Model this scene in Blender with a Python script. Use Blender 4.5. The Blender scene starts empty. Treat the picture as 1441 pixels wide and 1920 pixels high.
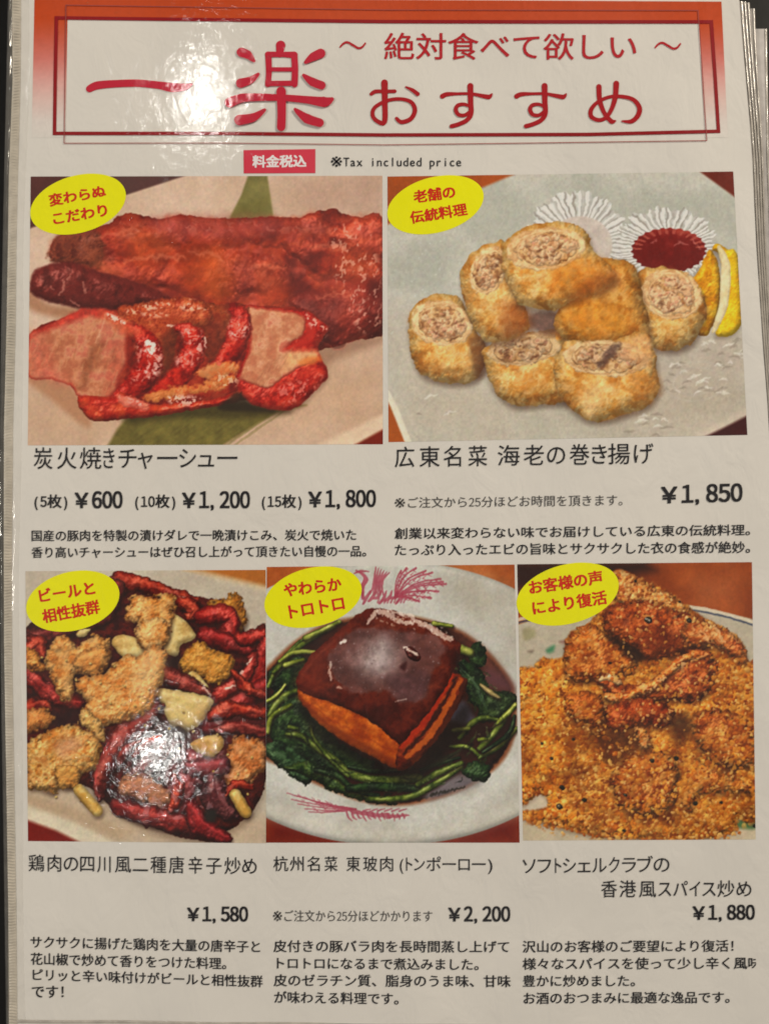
import bpy, bmesh, math
import numpy as np
from mathutils import Vector, Matrix

S = bpy.context.scene
COL = S.collection
# ================================================================ camera, world, lamps, exposure
DIST, TILT, FOV = 0.33, math.radians(4.6), math.radians(47.0)
cam_d = bpy.data.cameras.new('camera'); cam = bpy.data.objects.new('camera', cam_d); COL.objects.link(cam)
cam_d.sensor_fit = 'VERTICAL'; cam_d.angle_y = FOV; cam_d.clip_start = 0.01; cam_d.clip_end = 50
cam.location = (0, -DIST * math.sin(TILT), DIST * math.cos(TILT)); cam.rotation_euler = (TILT, 0, 0)
S.camera = cam
W_ = bpy.data.worlds.new('World'); S.world = W_; W_.use_nodes = True
def room():                                               # a dim room: brighter and darker stretches of ceiling and wall
    N = W_.node_tree.nodes; L = W_.node_tree.links
    tc = N.new('ShaderNodeTexCoord'); n = N.new('ShaderNodeTexNoise'); n.inputs['Scale'].default_value = 5.5; n.inputs['Detail'].default_value = 3
    mp = N.new('ShaderNodeMapping'); mp.inputs['Scale'].default_value = (1.5, .8, 1); mp.inputs['Location'].default_value = (.3, 1.7, .2)
    L.new(tc.outputs['Generated'], mp.inputs[0]); L.new(mp.outputs[0], n.inputs['Vector'])
    r = N.new('ShaderNodeValToRGB'); r.color_ramp.elements[0].position = .36; r.color_ramp.elements[1].position = .68
    r.color_ramp.elements[0].color = (.10, .09, .075, 1); r.color_ramp.elements[1].color = (2.6, 2.42, 2.15, 1)
    L.new(n.outputs['Fac'], r.inputs[0]); L.new(r.outputs[0], N['Background'].inputs[0])
room()
W_.node_tree.nodes['Background'].inputs[1].default_value = .165
S.view_settings.view_transform = 'Standard'; S.view_settings.look = 'None'
S.view_settings.exposure = 0.0; S.view_settings.gamma = 1.0
try: S.view_settings.use_curve_mapping = False
except Exception: pass
S.cycles.use_denoising = True
S.cycles.pixel_filter_type = 'BLACKMAN_HARRIS'; S.cycles.filter_width = 1.75

def lamp(name, loc, radius, power, color, radius_y=None):
    d = bpy.data.lights.new(name, 'AREA'); d.shape = 'DISK'; d.size = radius * 2
    if radius_y: d.shape = 'ELLIPSE'; d.size_y = radius_y * 2
    d.energy = power; d.color = color
    o = bpy.data.objects.new(name, d); COL.objects.link(o); o.location = loc
    o.rotation_euler = (Vector((0, 0, 0)) - Vector(loc)).to_track_quat('-Z', 'Y').to_euler()
    if radius_y: o.rotation_euler = (0, 0, 0)
    return o
lamp('ceiling_lamp', (-.290, .788, 1.50), .018, .55, (1, .98, .93), .060)
lamp('ceiling_lamp', (-.341, -.250, 1.50), .014, .28, (1, .98, .93))
lamp('warm_fill', (-.80, .02, .80), .06, 3.5, (1, .92, .80))  # added fill light from the left, evens the page's brightness
lamp('warm_fill', (.85, .72, .85), .08, 10.8, (1, .88, .71))  # added fill light from the right, warms and brightens the page

# ================================================================ the sheet's own layout: 1441 x 1920 layout units laid on the table plane
TN = math.tan(FOV / 2); CR_ = Matrix.Rotation(TILT, 3, 'X')
def at(px, py, z=0.0):
    d = CR_ @ Vector(((px - 720.5) / 960 * TN, (960 - py) / 960 * TN, -1))
    t = (z - cam.location.z) / d.z
    return cam.location + d * t
cM = np.array(CR_); cL = np.array(cam.location)
def at_np(px, py, z=0.0):
    px = np.asarray(px, float).ravel(); py = np.asarray(py, float).ravel()
    d = np.stack([(px - 720.5) / 960 * TN, (960 - py) / 960 * TN, -np.ones_like(px)], 1) @ cM.T
    t = (z - cL[2]) / d[:, 2]
    return cL + d * t[:, None]
MM = .001

# ================================================================ materials
PAPER = (.80, .78, .75)
def lin(v):
    v = np.asarray(v, float)
    return np.where(v <= .04045, v / 12.92, ((v + .055) / 1.055) ** 2.4)
INKSCALE = np.array(PAPER) / lin(np.array([200, 187, 168]) / 255)
def ink(*rgb): return tuple(np.clip(lin(np.array(rgb) / 255) * INKSCALE, 0, .92)) + (1,)

# the clear film over the page: broad cockles, fine crinkles and tiny orange-peel, one height field for everything under it
FILM = bpy.data.node_groups.new('film_surface', 'ShaderNodeTree')
FILM.interface.new_socket('Coat', in_out='OUTPUT', socket_type='NodeSocketVector')
FILM.interface.new_socket('Sheet', in_out='OUTPUT', socket_type='NodeSocketVector')
FILM.interface.new_socket('Rough', in_out='OUTPUT', socket_type='NodeSocketFloat')
def build_film():
    N = FILM.nodes; L = FILM.links
    out = N.new('NodeGroupOutput'); geo = N.new('ShaderNodeNewGeometry')
    def noise(scale, detail, rough, dist=0.0, stretch=None, off=(0, 0, 0)):
        n = N.new('ShaderNodeTexNoise'); n.inputs['Scale'].default_value = scale; n.inputs['Detail'].default_value = detail
        n.inputs['Roughness'].default_value = rough; n.inputs['Distortion'].default_value = dist
        m = N.new('ShaderNodeMapping'); m.inputs['Location'].default_value = off
        if stretch: m.inputs['Scale'].default_value = stretch
        L.new(geo.outputs['Position'], m.inputs['Vector']); L.new(m.outputs['Vector'], n.inputs['Vector'])
        return n.outputs['Fac']
    def mth(op, a, b=None):
        n = N.new('ShaderNodeMath'); n.operation = op
        for i, v in enumerate((a, b)):
            if v is None: continue
            if isinstance(v, (int, float)): n.inputs[i].default_value = v
            else: L.new(v, n.inputs[i])
        return n.outputs[0]
    broad = mth('MULTIPLY', noise(26, 1, .4, 0, (1, .55, 1)), .00016)
    mid = mth('MULTIPLY', noise(95, 3, .55, .6, (1.25, .8, 1), (3, 1, 0)), .000044)
    patch = N.new('ShaderNodeMapRange'); patch.inputs[1].default_value = .3; patch.inputs[2].default_value = .65; patch.inputs[3].default_value = .3
    L.new(noise(34, 2, .5, 0, None, (7, 2, 0)), patch.inputs[0])
    crink = mth('MULTIPLY', mth('ABSOLUTE', mth('SUBTRACT', noise(330, 4, .6, 1.4, None, (1, 5, 0)), .5)), .000046)
    crink = mth('MULTIPLY', crink, patch.outputs[0])
    peel = mth('MULTIPLY', noise(1500, 2, .6), .0000022)
    h = mth('ADD', mth('ADD', broad, mid), mth('ADD', crink, peel))
    b = N.new('ShaderNodeBump'); b.inputs['Strength'].default_value = 1; b.inputs['Distance'].default_value = 1
    L.new(h, b.inputs['Height']); L.new(b.outputs[0], out.inputs['Coat'])
    b2 = N.new('ShaderNodeBump'); b2.inputs['Strength'].default_value = 1; b2.inputs['Distance'].default_value = 1
    L.new(mth('ADD', mth('MULTIPLY', broad, 30), mth('MULTIPLY', mid, 14)), b2.inputs['Height']); L.new(b2.outputs[0], out.inputs['Sheet'])
    r = N.new('ShaderNodeMapRange'); r.inputs[3].default_value = .03; r.inputs[4].default_value = .065
    L.new(noise(60, 3, .6, 0, None, (4, 4, 0)), r.inputs[0]); L.new(r.outputs[0], out.inputs['Rough'])
build_film()

def film_mat(name, color=None, attr=False, mottle=0.0, rough=.62):
    m = bpy.data.materials.new(name); m.use_nodes = True; N = m.node_tree.nodes; L = m.node_tree.links
    b = N['Principled BSDF']; g = N.new('ShaderNodeGroup'); g.node_tree = FILM
    L.new(g.outputs['Coat'], b.inputs['Coat Normal']); L.new(g.outputs['Sheet'], b.inputs['Normal']); L.new(g.outputs['Rough'], b.inputs['Coat Roughness'])
    b.inputs['Coat Weight'].default_value = 1; b.inputs['Coat IOR'].default_value = 1.5
    b.inputs['Roughness'].default_value = rough; b.inputs['Specular IOR Level'].default_value = .12
    if attr:
        a = N.new('ShaderNodeAttribute'); a.attribute_name = 'Ink'; L.new(a.outputs['Color'], b.inputs['Base Color'])
    elif mottle:
        n = N.new('ShaderNodeTexNoise'); n.inputs['Scale'].default_value = 45; n.inputs['Detail'].default_value = 5
        geo = N.new('ShaderNodeNewGeometry'); L.new(geo.outputs['Position'], n.inputs['Vector'])
        r = N.new('ShaderNodeValToRGB'); r.color_ramp.elements[0].position = .3; r.color_ramp.elements[1].position = .7
        r.color_ramp.elements[0].color = tuple(c * (1 - mottle) for c in color[:3]) + (1,); r.color_ramp.elements[1].color = tuple(color[:3]) + (1,)
        L.new(n.outputs['Fac'], r.inputs[0]); L.new(r.outputs[0], b.inputs['Base Color'])
    else: b.inputs['Base Color'].default_value = color
    return m
M_PAPER = film_mat('paper_under_film', PAPER, mottle=.035)
M_PHOTO = film_mat('photo_print', attr=True)
M_BLACK = film_mat('black_ink', ink(30, 27, 27)); M_THIN = film_mat('pale_black_ink', ink(66, 60, 54))
M_RED = film_mat('dark_red_ink', ink(150, 13, 20)); M_LOGO = film_mat('crimson_ink', ink(172, 28, 44)); M_SUB = film_mat('red_ink', ink(162, 24, 30))
M_FRAME = film_mat('frame_ink', ink(128, 15, 19)); M_FINE = film_mat('fine_frame_ink', ink(140, 62, 54))
M_YELLOW = film_mat('yellow_ink', ink(240, 222, 0)); M_BADGE = film_mat('badge_red_ink', ink(186, 34, 12))
M_PINK = film_mat('price_box_ink', ink(190, 50, 62)); M_WHITE = film_mat('unprinted_white', ink(222, 196, 184))

def plain_mat(name, color, rough, spec=.5, bump=None, alpha=1.0, trans=0.0):
    m = bpy.data.materials.new(name); m.use_nodes = True; N = m.node_tree.nodes; L = m.node_tree.links
    b = N['Principled BSDF']; b.inputs['Roughness'].default_value = rough; b.inputs['Specular IOR Level'].default_value = spec
    n = N.new('ShaderNodeTexNoise'); n.inputs['Scale'].default_value = 300; n.inputs['Detail'].default_value = 4
    geo = N.new('ShaderNodeNewGeometry'); L.new(geo.outputs['Position'], n.inputs['Vector'])
    r = N.new('ShaderNodeValToRGB'); r.color_ramp.elements[0].position = .3; r.color_ramp.elements[1].position = .7
    r.color_ramp.elements[0].color = tuple(c * .75 for c in color) + (1,); r.color_ramp.elements[1].color = tuple(color) + (1,)
    L.new(n.outputs['Fac'], r.inputs[0]); L.new(r.outputs[0], b.inputs['Base Color'])
    if bump:
        k = N.new('ShaderNodeTexNoise'); k.inputs['Scale'].default_value = bump[0]; k.inputs['Detail'].default_value = 3
        mp = N.new('ShaderNodeMapping'); mp.inputs['Scale'].default_value = bump[2]; L.new(geo.outputs['Position'], mp.inputs[0]); L.new(mp.outputs[0], k.inputs['Vector'])
        mu = N.new('ShaderNodeMath'); mu.operation = 'MULTIPLY'; mu.inputs[1].default_value = bump[1]; L.new(k.outputs['Fac'], mu.inputs[0])
        bp = N.new('ShaderNodeBump'); bp.inputs['Distance'].default_value = 1; bp.inputs['Strength'].default_value = 1
        L.new(mu.outputs[0], bp.inputs['Height']); L.new(bp.outputs[0], b.inputs['Normal'])
    b.inputs['Alpha'].default_value = alpha
    return m
M_TABLE = plain_mat('black_lacquer', (.006, .006, .006), .45, .25, (180, .00005, (1, 1, 1)))
M_WELD = plain_mat('welded_film', (.60, .55, .47), .32, .5, (520, .00004, (1, 1.6, 1)))
M_EDGE = plain_mat('clear_film_edge', (.30, .29, .27), .10, .9, (260, .00011, (1.5, .55, 1)), alpha=.42)
M_HEM = plain_mat('folded_film', (.58, .54, .49), .16, .8, (240, .00016, (1.6, .5, 1)))
M_UNDER = plain_mat('paper_of_lower_page', (.56, .53, .50), .5, .4, (120, .0001, (2, .4, 1)))

# ================================================================ object helpers
def tag(o, label=None, cat=None, group=None, kind=None):
    for k, v in (('label', label), ('category', cat), ('group', group), ('kind', kind)):
        if v: o[k] = v
    return o
def empty(name, loc, label, cat, group=None):
    o = bpy.data.objects.new(name, None); COL.objects.link(o); o.location = loc; o.empty_display_size = .01
    return tag(o, label, cat, group)
def mesh_obj(name, V, F, mat, parent=None, smooth=False):
    me = bpy.data.meshes.new(name); me.from_pydata([tuple(v) for v in V], [], [tuple(f) for f in F]); me.update()
    me.materials.append(mat)
    if smooth: me.polygons.foreach_set('use_smooth', [True] * len(me.polygons))
    o = bpy.data.objects.new(name, me); COL.objects.link(o)
    if parent: o.parent = parent; o.matrix_parent_inverse = Matrix.Translation(-parent.location)
    return o
def grid_obj(name, P3, H, W, mat, parent, colors=None, keep=None):
    me = bpy.data.meshes.new(name)
    idx = np.arange(H * W).reshape(H, W)
    q = np.stack([idx[1:, :-1], idx[1:, 1:], idx[:-1, 1:], idx[:-1, :-1]], -1).reshape(-1, 4)
    if keep is not None: q = q[keep.ravel()]
    me.vertices.add(H * W); me.vertices.foreach_set('co', P3.astype(np.float32).ravel())
    me.loops.add(len(q) * 4); me.loops.foreach_set('vertex_index', q.astype(np.int32).ravel())
    me.polygons.add(len(q)); me.polygons.foreach_set('loop_start', np.arange(0, len(q) * 4, 4, dtype=np.int32))
    try: me.polygons.foreach_set('loop_total', np.full(len(q), 4, np.int32))
    except Exception: pass
    me.update(calc_edges=True); me.validate()
    if colors is not None:
        c = me.color_attributes.new('Ink', 'FLOAT_COLOR', 'POINT')
        rgba = np.ones((H * W, 4), np.float32); rgba[:, :3] = colors.reshape(-1, 3); c.data.foreach_set('color', rgba.ravel())
    me.materials.append(mat)
    o = bpy.data.objects.new(name, me); COL.objects.link(o)
    if parent: o.parent = parent; o.matrix_parent_inverse = Matrix.Translation(-parent.location)
    return o
# ---------------------------------------------------------------- ink painter: what the print shop printed in each photo panel
import numpy as np
PITCH = 1.5
_rng = np.random.RandomState(7)
_LAT = _rng.rand(512, 512)

def sm(a, b, x):
    t = np.clip((x - a) / (b - a), 0, 1)
    return t * t * (3 - 2 * t)

def vnoise(x, y, seed=0):
    x = x + seed * 17.31; y = y + seed * 41.77
    xi = np.floor(x).astype(np.int64); yi = np.floor(y).astype(np.int64)
    fx = x - xi; fy = y - yi
    fx = fx * fx * fx * (fx * (fx * 6 - 15) + 10); fy = fy * fy * fy * (fy * (fy * 6 - 15) + 10)
    g = lambda i, j: _LAT[(xi + i) & 511, (yi + j) & 511]
    a = g(0, 0) * (1 - fx) + g(1, 0) * fx
    b = g(0, 1) * (1 - fx) + g(1, 1) * fx
    return a * (1 - fy) + b * fy

def fbm(x, y, s, seed=0, o=4, gain=.5):
    v = 0; amp = 1; tot = 0; f = 1.0 / s
    for k in range(o):
        v = v + amp * vnoise(x * f, y * f, seed + k * 3.7)
        tot += amp; amp *= gain; f *= 2.03
    return v / tot

def worley(x, y, s, seed=0):
    x = x / s + seed * 13.7; y = y / s + seed * 5.9
    xi = np.floor(x).astype(np.int64); yi = np.floor(y).astype(np.int64)
    f1 = np.full(x.shape, 9.0); idn = np.zeros(x.shape)
    for i in (-1, 0, 1):
        for j in (-1, 0, 1):
            a = (xi + i) & 511; b = (yi + j) & 511
            px = xi + i + _LAT[a, b]; py = yi + j + _LAT[b, (a + 91) & 511]
            d = (x - px) ** 2 + (y - py) ** 2
            m = d < f1
            f1 = np.where(m, d, f1); idn = np.where(m, _LAT[(a + 37) & 511, (b + 59) & 511], idn)
    return np.sqrt(f1), idn

def spline(p, n=5, closed=True):
    p = np.asarray(p, float); out = []; N = len(p)
    rng = range(N) if closed else range(N - 1)
    for i in rng:
        if closed:
            a, b, c, d = p[(i - 1) % N], p[i], p[(i + 1) % N], p[(i + 2) % N]
        else:
            a, b, c, d = p[max(i - 1, 0)], p[i], p[i + 1], p[min(i + 2, N - 1)]
        for k in range(n):
            t = k / n
            out.append(.5 * ((2 * b) + (-a + c) * t + (2 * a - 5 * b + 4 * c - d) * t * t + (-a + 3 * b - 3 * c + d) * t ** 3))
    if not closed: out.append(p[-1])
    return np.array(out)

def sdf(X, Y, P):
    d2 = np.full(X.shape, 1e12); ins = np.zeros(X.shape, bool)
    N = len(P)
    for i in range(N):
        ax, ay = P[i][0], P[i][1]; bx, by = P[(i + 1) % N][0], P[(i + 1) % N][1]
        ex, ey = bx - ax, by - ay; L = ex * ex + ey * ey + 1e-9
        wx = X - ax; wy = Y - ay
        t = np.clip((wx * ex + wy * ey) / L, 0, 1)
        d2 = np.minimum(d2, (wx - t * ex) ** 2 + (wy - t * ey) ** 2)
        if ay != by:
            c = (ay > Y) != (by > Y)
            ins ^= c & (X < ex * (Y - ay) / ey + ax)
    d = np.sqrt(d2)
    return np.where(ins, d, -d)

def strokesdf(X, Y, P, R):
    best = np.full(X.shape, -1e6); br = np.full(X.shape, 1.0)
    for i in range(len(P) - 1):
        ax, ay = P[i]; bx, by = P[i + 1]
        ex, ey = bx - ax, by - ay; L = ex * ex + ey * ey + 1e-9
        wx = X - ax; wy = Y - ay
        t = np.clip((wx * ex + wy * ey) / L, 0, 1)
        r = R[i] * (1 - t) + R[i + 1] * t
        v = r - np.hypot(wx - t * ex, wy - t * ey)
        m = v > best
        best = np.where(m, v, best); br = np.where(m, r, br)
    return best, br

def C(*c): return np.array(c, float) / 255

def ramp(t, cols):
    cols = np.array(cols, float)
    if cols.max() > 1.5: cols = cols / 255
    n = len(cols) - 1
    x = np.clip(t, 0, 1) * n; i = np.minimum(x.astype(int), n - 1); f = (x - i)[..., None]
    return cols[i] * (1 - f) + cols[i + 1] * f

def cells(x, y, s, seed=0):
    x = x / s + seed * 13.7; y = y / s + seed * 5.9
    xi = np.floor(x).astype(np.int64); yi = np.floor(y).astype(np.int64)
    f1 = np.full(x.shape, 9.0); idn = np.zeros(x.shape); dx = np.zeros(x.shape); dy = np.zeros(x.shape)
    for i in (-1, 0, 1):
        for j in (-1, 0, 1):
            a = (xi + i) & 511; b = (yi + j) & 511
            ex = x - (xi + i + _LAT[a, b]); ey = y - (yi + j + _LAT[b, (a + 91) & 511])
            rot = _LAT[(a + 7) & 511, (b + 13) & 511] * 6.283; k = .6 + .8 * _LAT[(b + 3) & 511, (a + 29) & 511]
            u = (ex * np.cos(rot) + ey * np.sin(rot)) * k; v = (-ex * np.sin(rot) + ey * np.cos(rot)) / k
            d = u * u + v * v; m = d < f1
            f1 = np.where(m, d, f1); dx = np.where(m, ex, dx); dy = np.where(m, ey, dy)
            idn = np.where(m, _LAT[(a + 37) & 511, (b + 59) & 511], idn)
    return np.sqrt(f1), dx, dy, idn

class Panel:
    def __init__(s, quad, zoom):
        s.quad = np.array(quad, float)          # TL TR BR BL
        (x0, y0), (x1, y1), (x2, y2), (x3, y3) = quad
        s.W = int(round(max(x1 - x0, x2 - x3) / PITCH)) + 1
        s.H = int(round(max(y3 - y0, y2 - y1) / PITCH)) + 1
        u = np.linspace(0, 1, s.W)[None, :]; v = np.linspace(0, 1, s.H)[:, None]
        bl = lambda a, b, c, d: a * (1 - u) * (1 - v) + b * u * (1 - v) + c * u * v + d * (1 - u) * v
        s.X = bl(x0, x1, x2, x3); s.Y = bl(y0, y1, y2, y3)
        s.img = np.ones((s.H, s.W, 3)) * .7
        s.zx, s.zy, s.zs = zoom
        s.seed = 1; s.soft = .14
    def z(s, pts):
        a = np.asarray(pts, float).copy()
        return np.stack([a[:, 0] / s.zs + s.zx, a[:, 1] / s.zs + s.zy], 1)
    def win(s, P, pad):
        x0, y0 = P.min(0) - pad; x1, y1 = P.max(0) + pad
        m = (s.X >= x0) & (s.X <= x1) & (s.Y >= y0) & (s.Y <= y1)
        if not m.any(): return None
        r = np.where(m.any(1))[0]; c = np.where(m.any(0))[0]
        return slice(r[0], r[-1] + 1), slice(c[0], c[-1] + 1)
    def fill(s, cols, scale=60, o=4, seed=None):
        s.img[:] = ramp(sm(.25, .75, fbm(s.X, s.Y, scale, s.seed, o)), cols); s.seed += 1
    def mix(s, w, a, col):
        a = a[..., None]
        s.img[w] = s.img[w] * (1 - a) + col * a
    def flat(s, pts, col, soft=1.0, smooth=False, op=1.0, nz=.06, ns=40, warp=0, ws=12):
        P = s.z(pts)
        if smooth: P = spline(P)
        w = s.win(P, soft + warp + 3)
        if w is None: return
        X, Y = s.X[w], s.Y[w]; s.seed += 1
        if warp:
            X = X + warp * 2 * (fbm(X, Y, ws, s.seed) - .5); Y = Y + warp * 2 * (fbm(s.X[w], s.Y[w], ws, s.seed + 9) - .5)
        d = sdf(X, Y, P)
        c = C(*col) * (1 + nz * 2 * (fbm(s.X[w], s.Y[w], ns, s.seed) - .5))[..., None]
        s.mix(w, sm(-soft, soft, d) * op, c)
    def shadow(s, pts, off, soft, op, col=(40, 18, 10), smooth=True):
        P = s.z(pts)
        if smooth: P = spline(P)
        P = P + np.array(off)
        w = s.win(P, soft + 3)
        if w is None: return
        d = sdf(s.X[w], s.Y[w], P)
        s.mix(w, sm(-soft, soft, d) * op, C(*col))
    def shade(s, w, d, R, cols, X, Y, bump, bs, spec, sp, amb, ns, L, alpha, rim=None, rimw=0, cn=4, bo=4, h0=None, dark=0.0, tex=None, bulge=1.0):
        dd = np.clip(d, 0, None)
        q = 1 - np.minimum(dd / R, 1)
        h = bulge * R * np.sqrt(np.clip(1 - q * q, 0, 1)) if h0 is None else h0
        h = h + bump * (fbm(X, Y, bs, s.seed + 2, bo, .55) - .5) * 2
        if tex is not None: h = h + tex
        gy, gx = np.gradient(h, PITCH)
        nz = 1 / np.sqrt(gx * gx + gy * gy + 1)
        nx, ny = -gx * nz, -gy * nz
        Lv = np.array(L, float); Lv /= np.linalg.norm(Lv)
        nl = np.clip(nx * Lv[0] + ny * Lv[1] + nz * Lv[2], 0, 1)
        Hv = Lv + np.array([0, .25, 1.]); Hv /= np.linalg.norm(Hv)
        nh = np.clip(nx * Hv[0] + ny * Hv[1] + nz * Hv[2], 0, 1)
        t = sm(.22, .78, fbm(X, Y, ns, s.seed + 5, cn, .6))
        c = ramp(t, cols)
        if rim is not None:
            rr = sm(rimw, 0, dd + rimw * .6 * (fbm(X, Y, rimw * 2, s.seed + 8) - .5))[..., None]
            c = c * (1 - rr) + C(*rim) * rr
        amb = min(.92, amb + s.soft); spec = spec * (1 - s.soft)
        sh = amb + (1 - amb) * nl / max(Lv[2], .2) * .85
        edge = 1 - dark * sm(R * .7, 0, dd)
        c = c * (sh * edge)[..., None]
        if spec:
            k = spec * nh ** sp * sm(.35, .7, fbm(X, Y, bs * 2, s.seed + 11))
            c = c + k[..., None] * C(255, 238, 222)
        s.mix(w, alpha, np.clip(c, 0, 1))
        s.seed += 1
    def blob(s, pts, cols, R=14, bump=1.2, bs=8, spec=0, sp=20, amb=.35, ns=18, L=(-.35, -.75, .75), warp=1.2, ws=10, sh=None, soft=1.0,
             rim=None, rimw=0, cn=4, bo=4, dark=.15, smooth=True, tex=None, bulge=1.0, op=1.0):
        P = s.z(pts)
        if smooth: P = spline(P, 4)
        if sh: s.shadow(pts, sh[0], sh[1], sh[2], smooth=smooth)
        w = s.win(P, warp + 4)
        if w is None: return
        X, Y = s.X[w], s.Y[w]
        Xw = X + warp * 2 * (fbm(X, Y, ws, s.seed) - .5) * 2; Yw = Y + warp * 2 * (fbm(X, Y, ws, s.seed + 9) - .5) * 2
        d = sdf(Xw, Yw, P)
        tx = tex(X, Y) if tex else None
        s.shade(w, d, R, cols, X, Y, bump, bs, spec, sp, amb, ns, L, sm(-soft, soft, d) * op, rim, rimw, cn, bo, None, dark, tx, bulge)
    def stroke(s, pts, rad, cols, bump=.4, bs=8, spec=.3, sp=25, amb=.35, ns=14, L=(-.35, -.75, .75), warp=.6, ws=10, sh=None, soft=.9, dark=.2, bulge=1.0, flat=False, op=1.0):
        P0 = s.z(pts); k = 5
        P = spline(P0, k, False)
        r = np.atleast_1d(np.asarray(rad, float)) / s.zs
        if len(r) == 1: r = np.repeat(r, len(P0))
        R = np.interp(np.linspace(0, len(P0) - 1, len(P)), np.arange(len(P0)), np.interp(np.linspace(0, 1, len(P0)), np.linspace(0, 1, len(r)), r))
        w = s.win(P, R.max() + warp + 8)
        if w is None: return
        X, Y = s.X[w], s.Y[w]
        if sh:
            d, _ = strokesdf(X - sh[0][0], Y - sh[0][1], P, R)
            s.mix(w, sm(-sh[1], sh[1], d) * sh[2], C(30, 12, 8))
        Xw = X + warp * 2 * (fbm(X, Y, ws, s.seed) - .5) * 2; Yw = Y + warp * 2 * (fbm(X, Y, ws, s.seed + 9) - .5) * 2
        d, br = strokesdf(Xw, Yw, P, R)
        a = sm(-soft, soft, d) * op
        if flat:
            s.mix(w, a, ramp(fbm(X, Y, ns, s.seed), cols)); s.seed += 1; return
        q = 1 - np.clip(d / br, 0, 1)
        h = br * np.sqrt(np.clip(1 - q * q, 0, 1)) * bulge
        s.shade(w, d, float(R.mean()), cols, X, Y, bump, bs, spec, sp, amb, ns, L, a, h0=h, dark=dark)
    def crumble(s, pts, size, pal, dens=.8, seed=0, op=1.0, soft=6, lo=.55, hi=.6, warp=2.0, mod=None, smooth=True):
        """A layer of separate crumbs: each its own colour, lit from the upper left, with dark gaps left between."""
        P = s.z(pts)
        if smooth: P = spline(P, 4)
        w = s.win(P, soft + 3)
        if w is None: return
        X, Y = s.X[w], s.Y[w]
        Xw = X + warp * 2 * (fbm(X, Y, size * .7, seed + 31, 2) - .5); Yw = Y + warp * 2 * (fbm(X, Y, size * .7, seed + 47, 2) - .5)
        d, dx, dy, idn = cells(Xw, Yw, size, seed)
        r = .34 + .34 * ((idn * 7.13) % 1)
        t = np.clip(d / r, 0, 1)
        lit = lo + hi * (.55 - .45 * np.clip((dx * .45 + dy * .8) / r, -1.2, 1.2)) * (1 - .35 * t ** 3)
        pal = np.array(pal, float) / 255
        k = np.minimum(((idn * 131.7) % 1 * len(pal)).astype(int), len(pal) - 1)
        if mod is not None: lit = lit * mod(X, Y)
        c = pal[k] * lit[..., None] ** np.array([.85, 1.12, 1.3])
        a = sm(1.0, .78, t) * (((idn * 17.9) % 1) < dens) * sm(-soft, soft, sdf(X, Y, P) + soft * 1.6 * (fbm(X, Y, 12, seed + 3) - .5)) * op
        s.mix(w, a, np.clip(c, 0, 1))
    def sparkle(s, pts, scale=5, thr=.6, op=.7, col=(240, 212, 200), soft=4, stretch=1.0, ang=0.0, smooth=True):
        """Broken wet highlight: bright flecks inside an outline."""
        P = s.z(pts)
        if smooth: P = spline(P, 4)
        w = s.win(P, soft + 3)
        if w is None: return
        X, Y = s.X[w], s.Y[w]; s.seed += 1
        ca, sa = np.cos(ang), np.sin(ang)
        wx = 3 * (fbm(X, Y, scale * 1.4, s.seed + 51, 2) - .5) * scale * .5; wy = 3 * (fbm(X, Y, scale * 1.4, s.seed + 77, 2) - .5) * scale * .5
        ca, sa = np.cos(ang + .4), np.sin(ang + .4); X0, Y0 = X, Y; X = X + wx; Y = Y + wy
        n = fbm((X * ca + Y * sa) / stretch, -X * sa + Y * ca, scale, s.seed, 2, .5)
        s.mix(w, sm(thr - .02, thr + .14, n) * sm(-soft, soft, sdf(X0, Y0, P)) * op, C(*col))
    def glint(s, pts, r, op=.8, col=(245, 225, 210), warp=1.5):
        s.stroke(pts, r, [col, col], flat=True, warp=warp, ws=5, soft=1.3, op=op)
    def specks(s, pts, n, rmin, rmax, cols, seed=0, op=.9):
        P = s.z(pts); rs = np.random.RandomState(seed)
        x0, y0 = P.min(0); x1, y1 = P.max(0); got = 0; it = 0
        while got < n and it < n * 30:
            it += 1
            x, y = rs.uniform(x0, x1), rs.uniform(y0, y1)
            if sdf(np.array([[x]]), np.array([[y]]), P)[0, 0] < 0: continue
            got += 1
            r = rs.uniform(rmin, rmax); a = rs.uniform(0, 6.28); e = rs.uniform(.2, 1.4)
            p = np.array([[x, y], [x + np.cos(a) * r * e, y + np.sin(a) * r * e]])
            w = s.win(p, r + 3)
            if w is None: continue
            d, _ = strokesdf(s.X[w], s.Y[w], p, [r, r * .7])
            c = C(*cols[rs.randint(len(cols))])
            s.mix(w, sm(-.8, .8, d) * op, c)
    def finish(s, blur=1, grain=.02, lift=.0, sat=1.0, deep=0.0, tint=(1, 1, 1), sharp=.45):
        a = np.clip(s.img, .004, 1) * np.array(tint)
        a = a ** (1 + deep * (1 - a.mean(2, keepdims=True)))
        for _ in range(blur):
            b = np.pad(a, ((1, 1), (1, 1), (0, 0)), 'edge')
            a = (b[:-2, 1:-1] + b[2:, 1:-1] + b[1:-1, :-2] + b[1:-1, 2:] + 4 * b[1:-1, 1:-1]) / 8
        b = np.pad(a, ((2, 2), (2, 2), (0, 0)), 'edge'); b = (b[:-4, 2:-2] + b[4:, 2:-2] + b[2:-2, :-4] + b[2:-2, 4:] + b[1:-3, 1:-3] + b[3:-1, 3:-1] + b[1:-3, 3:-1] + b[3:-1, 1:-3]) / 8
        a = np.clip(a + sharp * (a - b), .003, 1)
        g = a.mean(2, keepdims=True)
        a = np.clip(g + (a - g) * sat, 0, 1)
        n = fbm(s.X, s.Y, 4, 77, 2) - .5
        a = a * (1 - lift) + lift * C(196, 180, 165)
        blot = np.stack([fbm(s.X, s.Y, 7, 60 + 5 * k, 3) - .5 for k in range(3)], -1)
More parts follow.
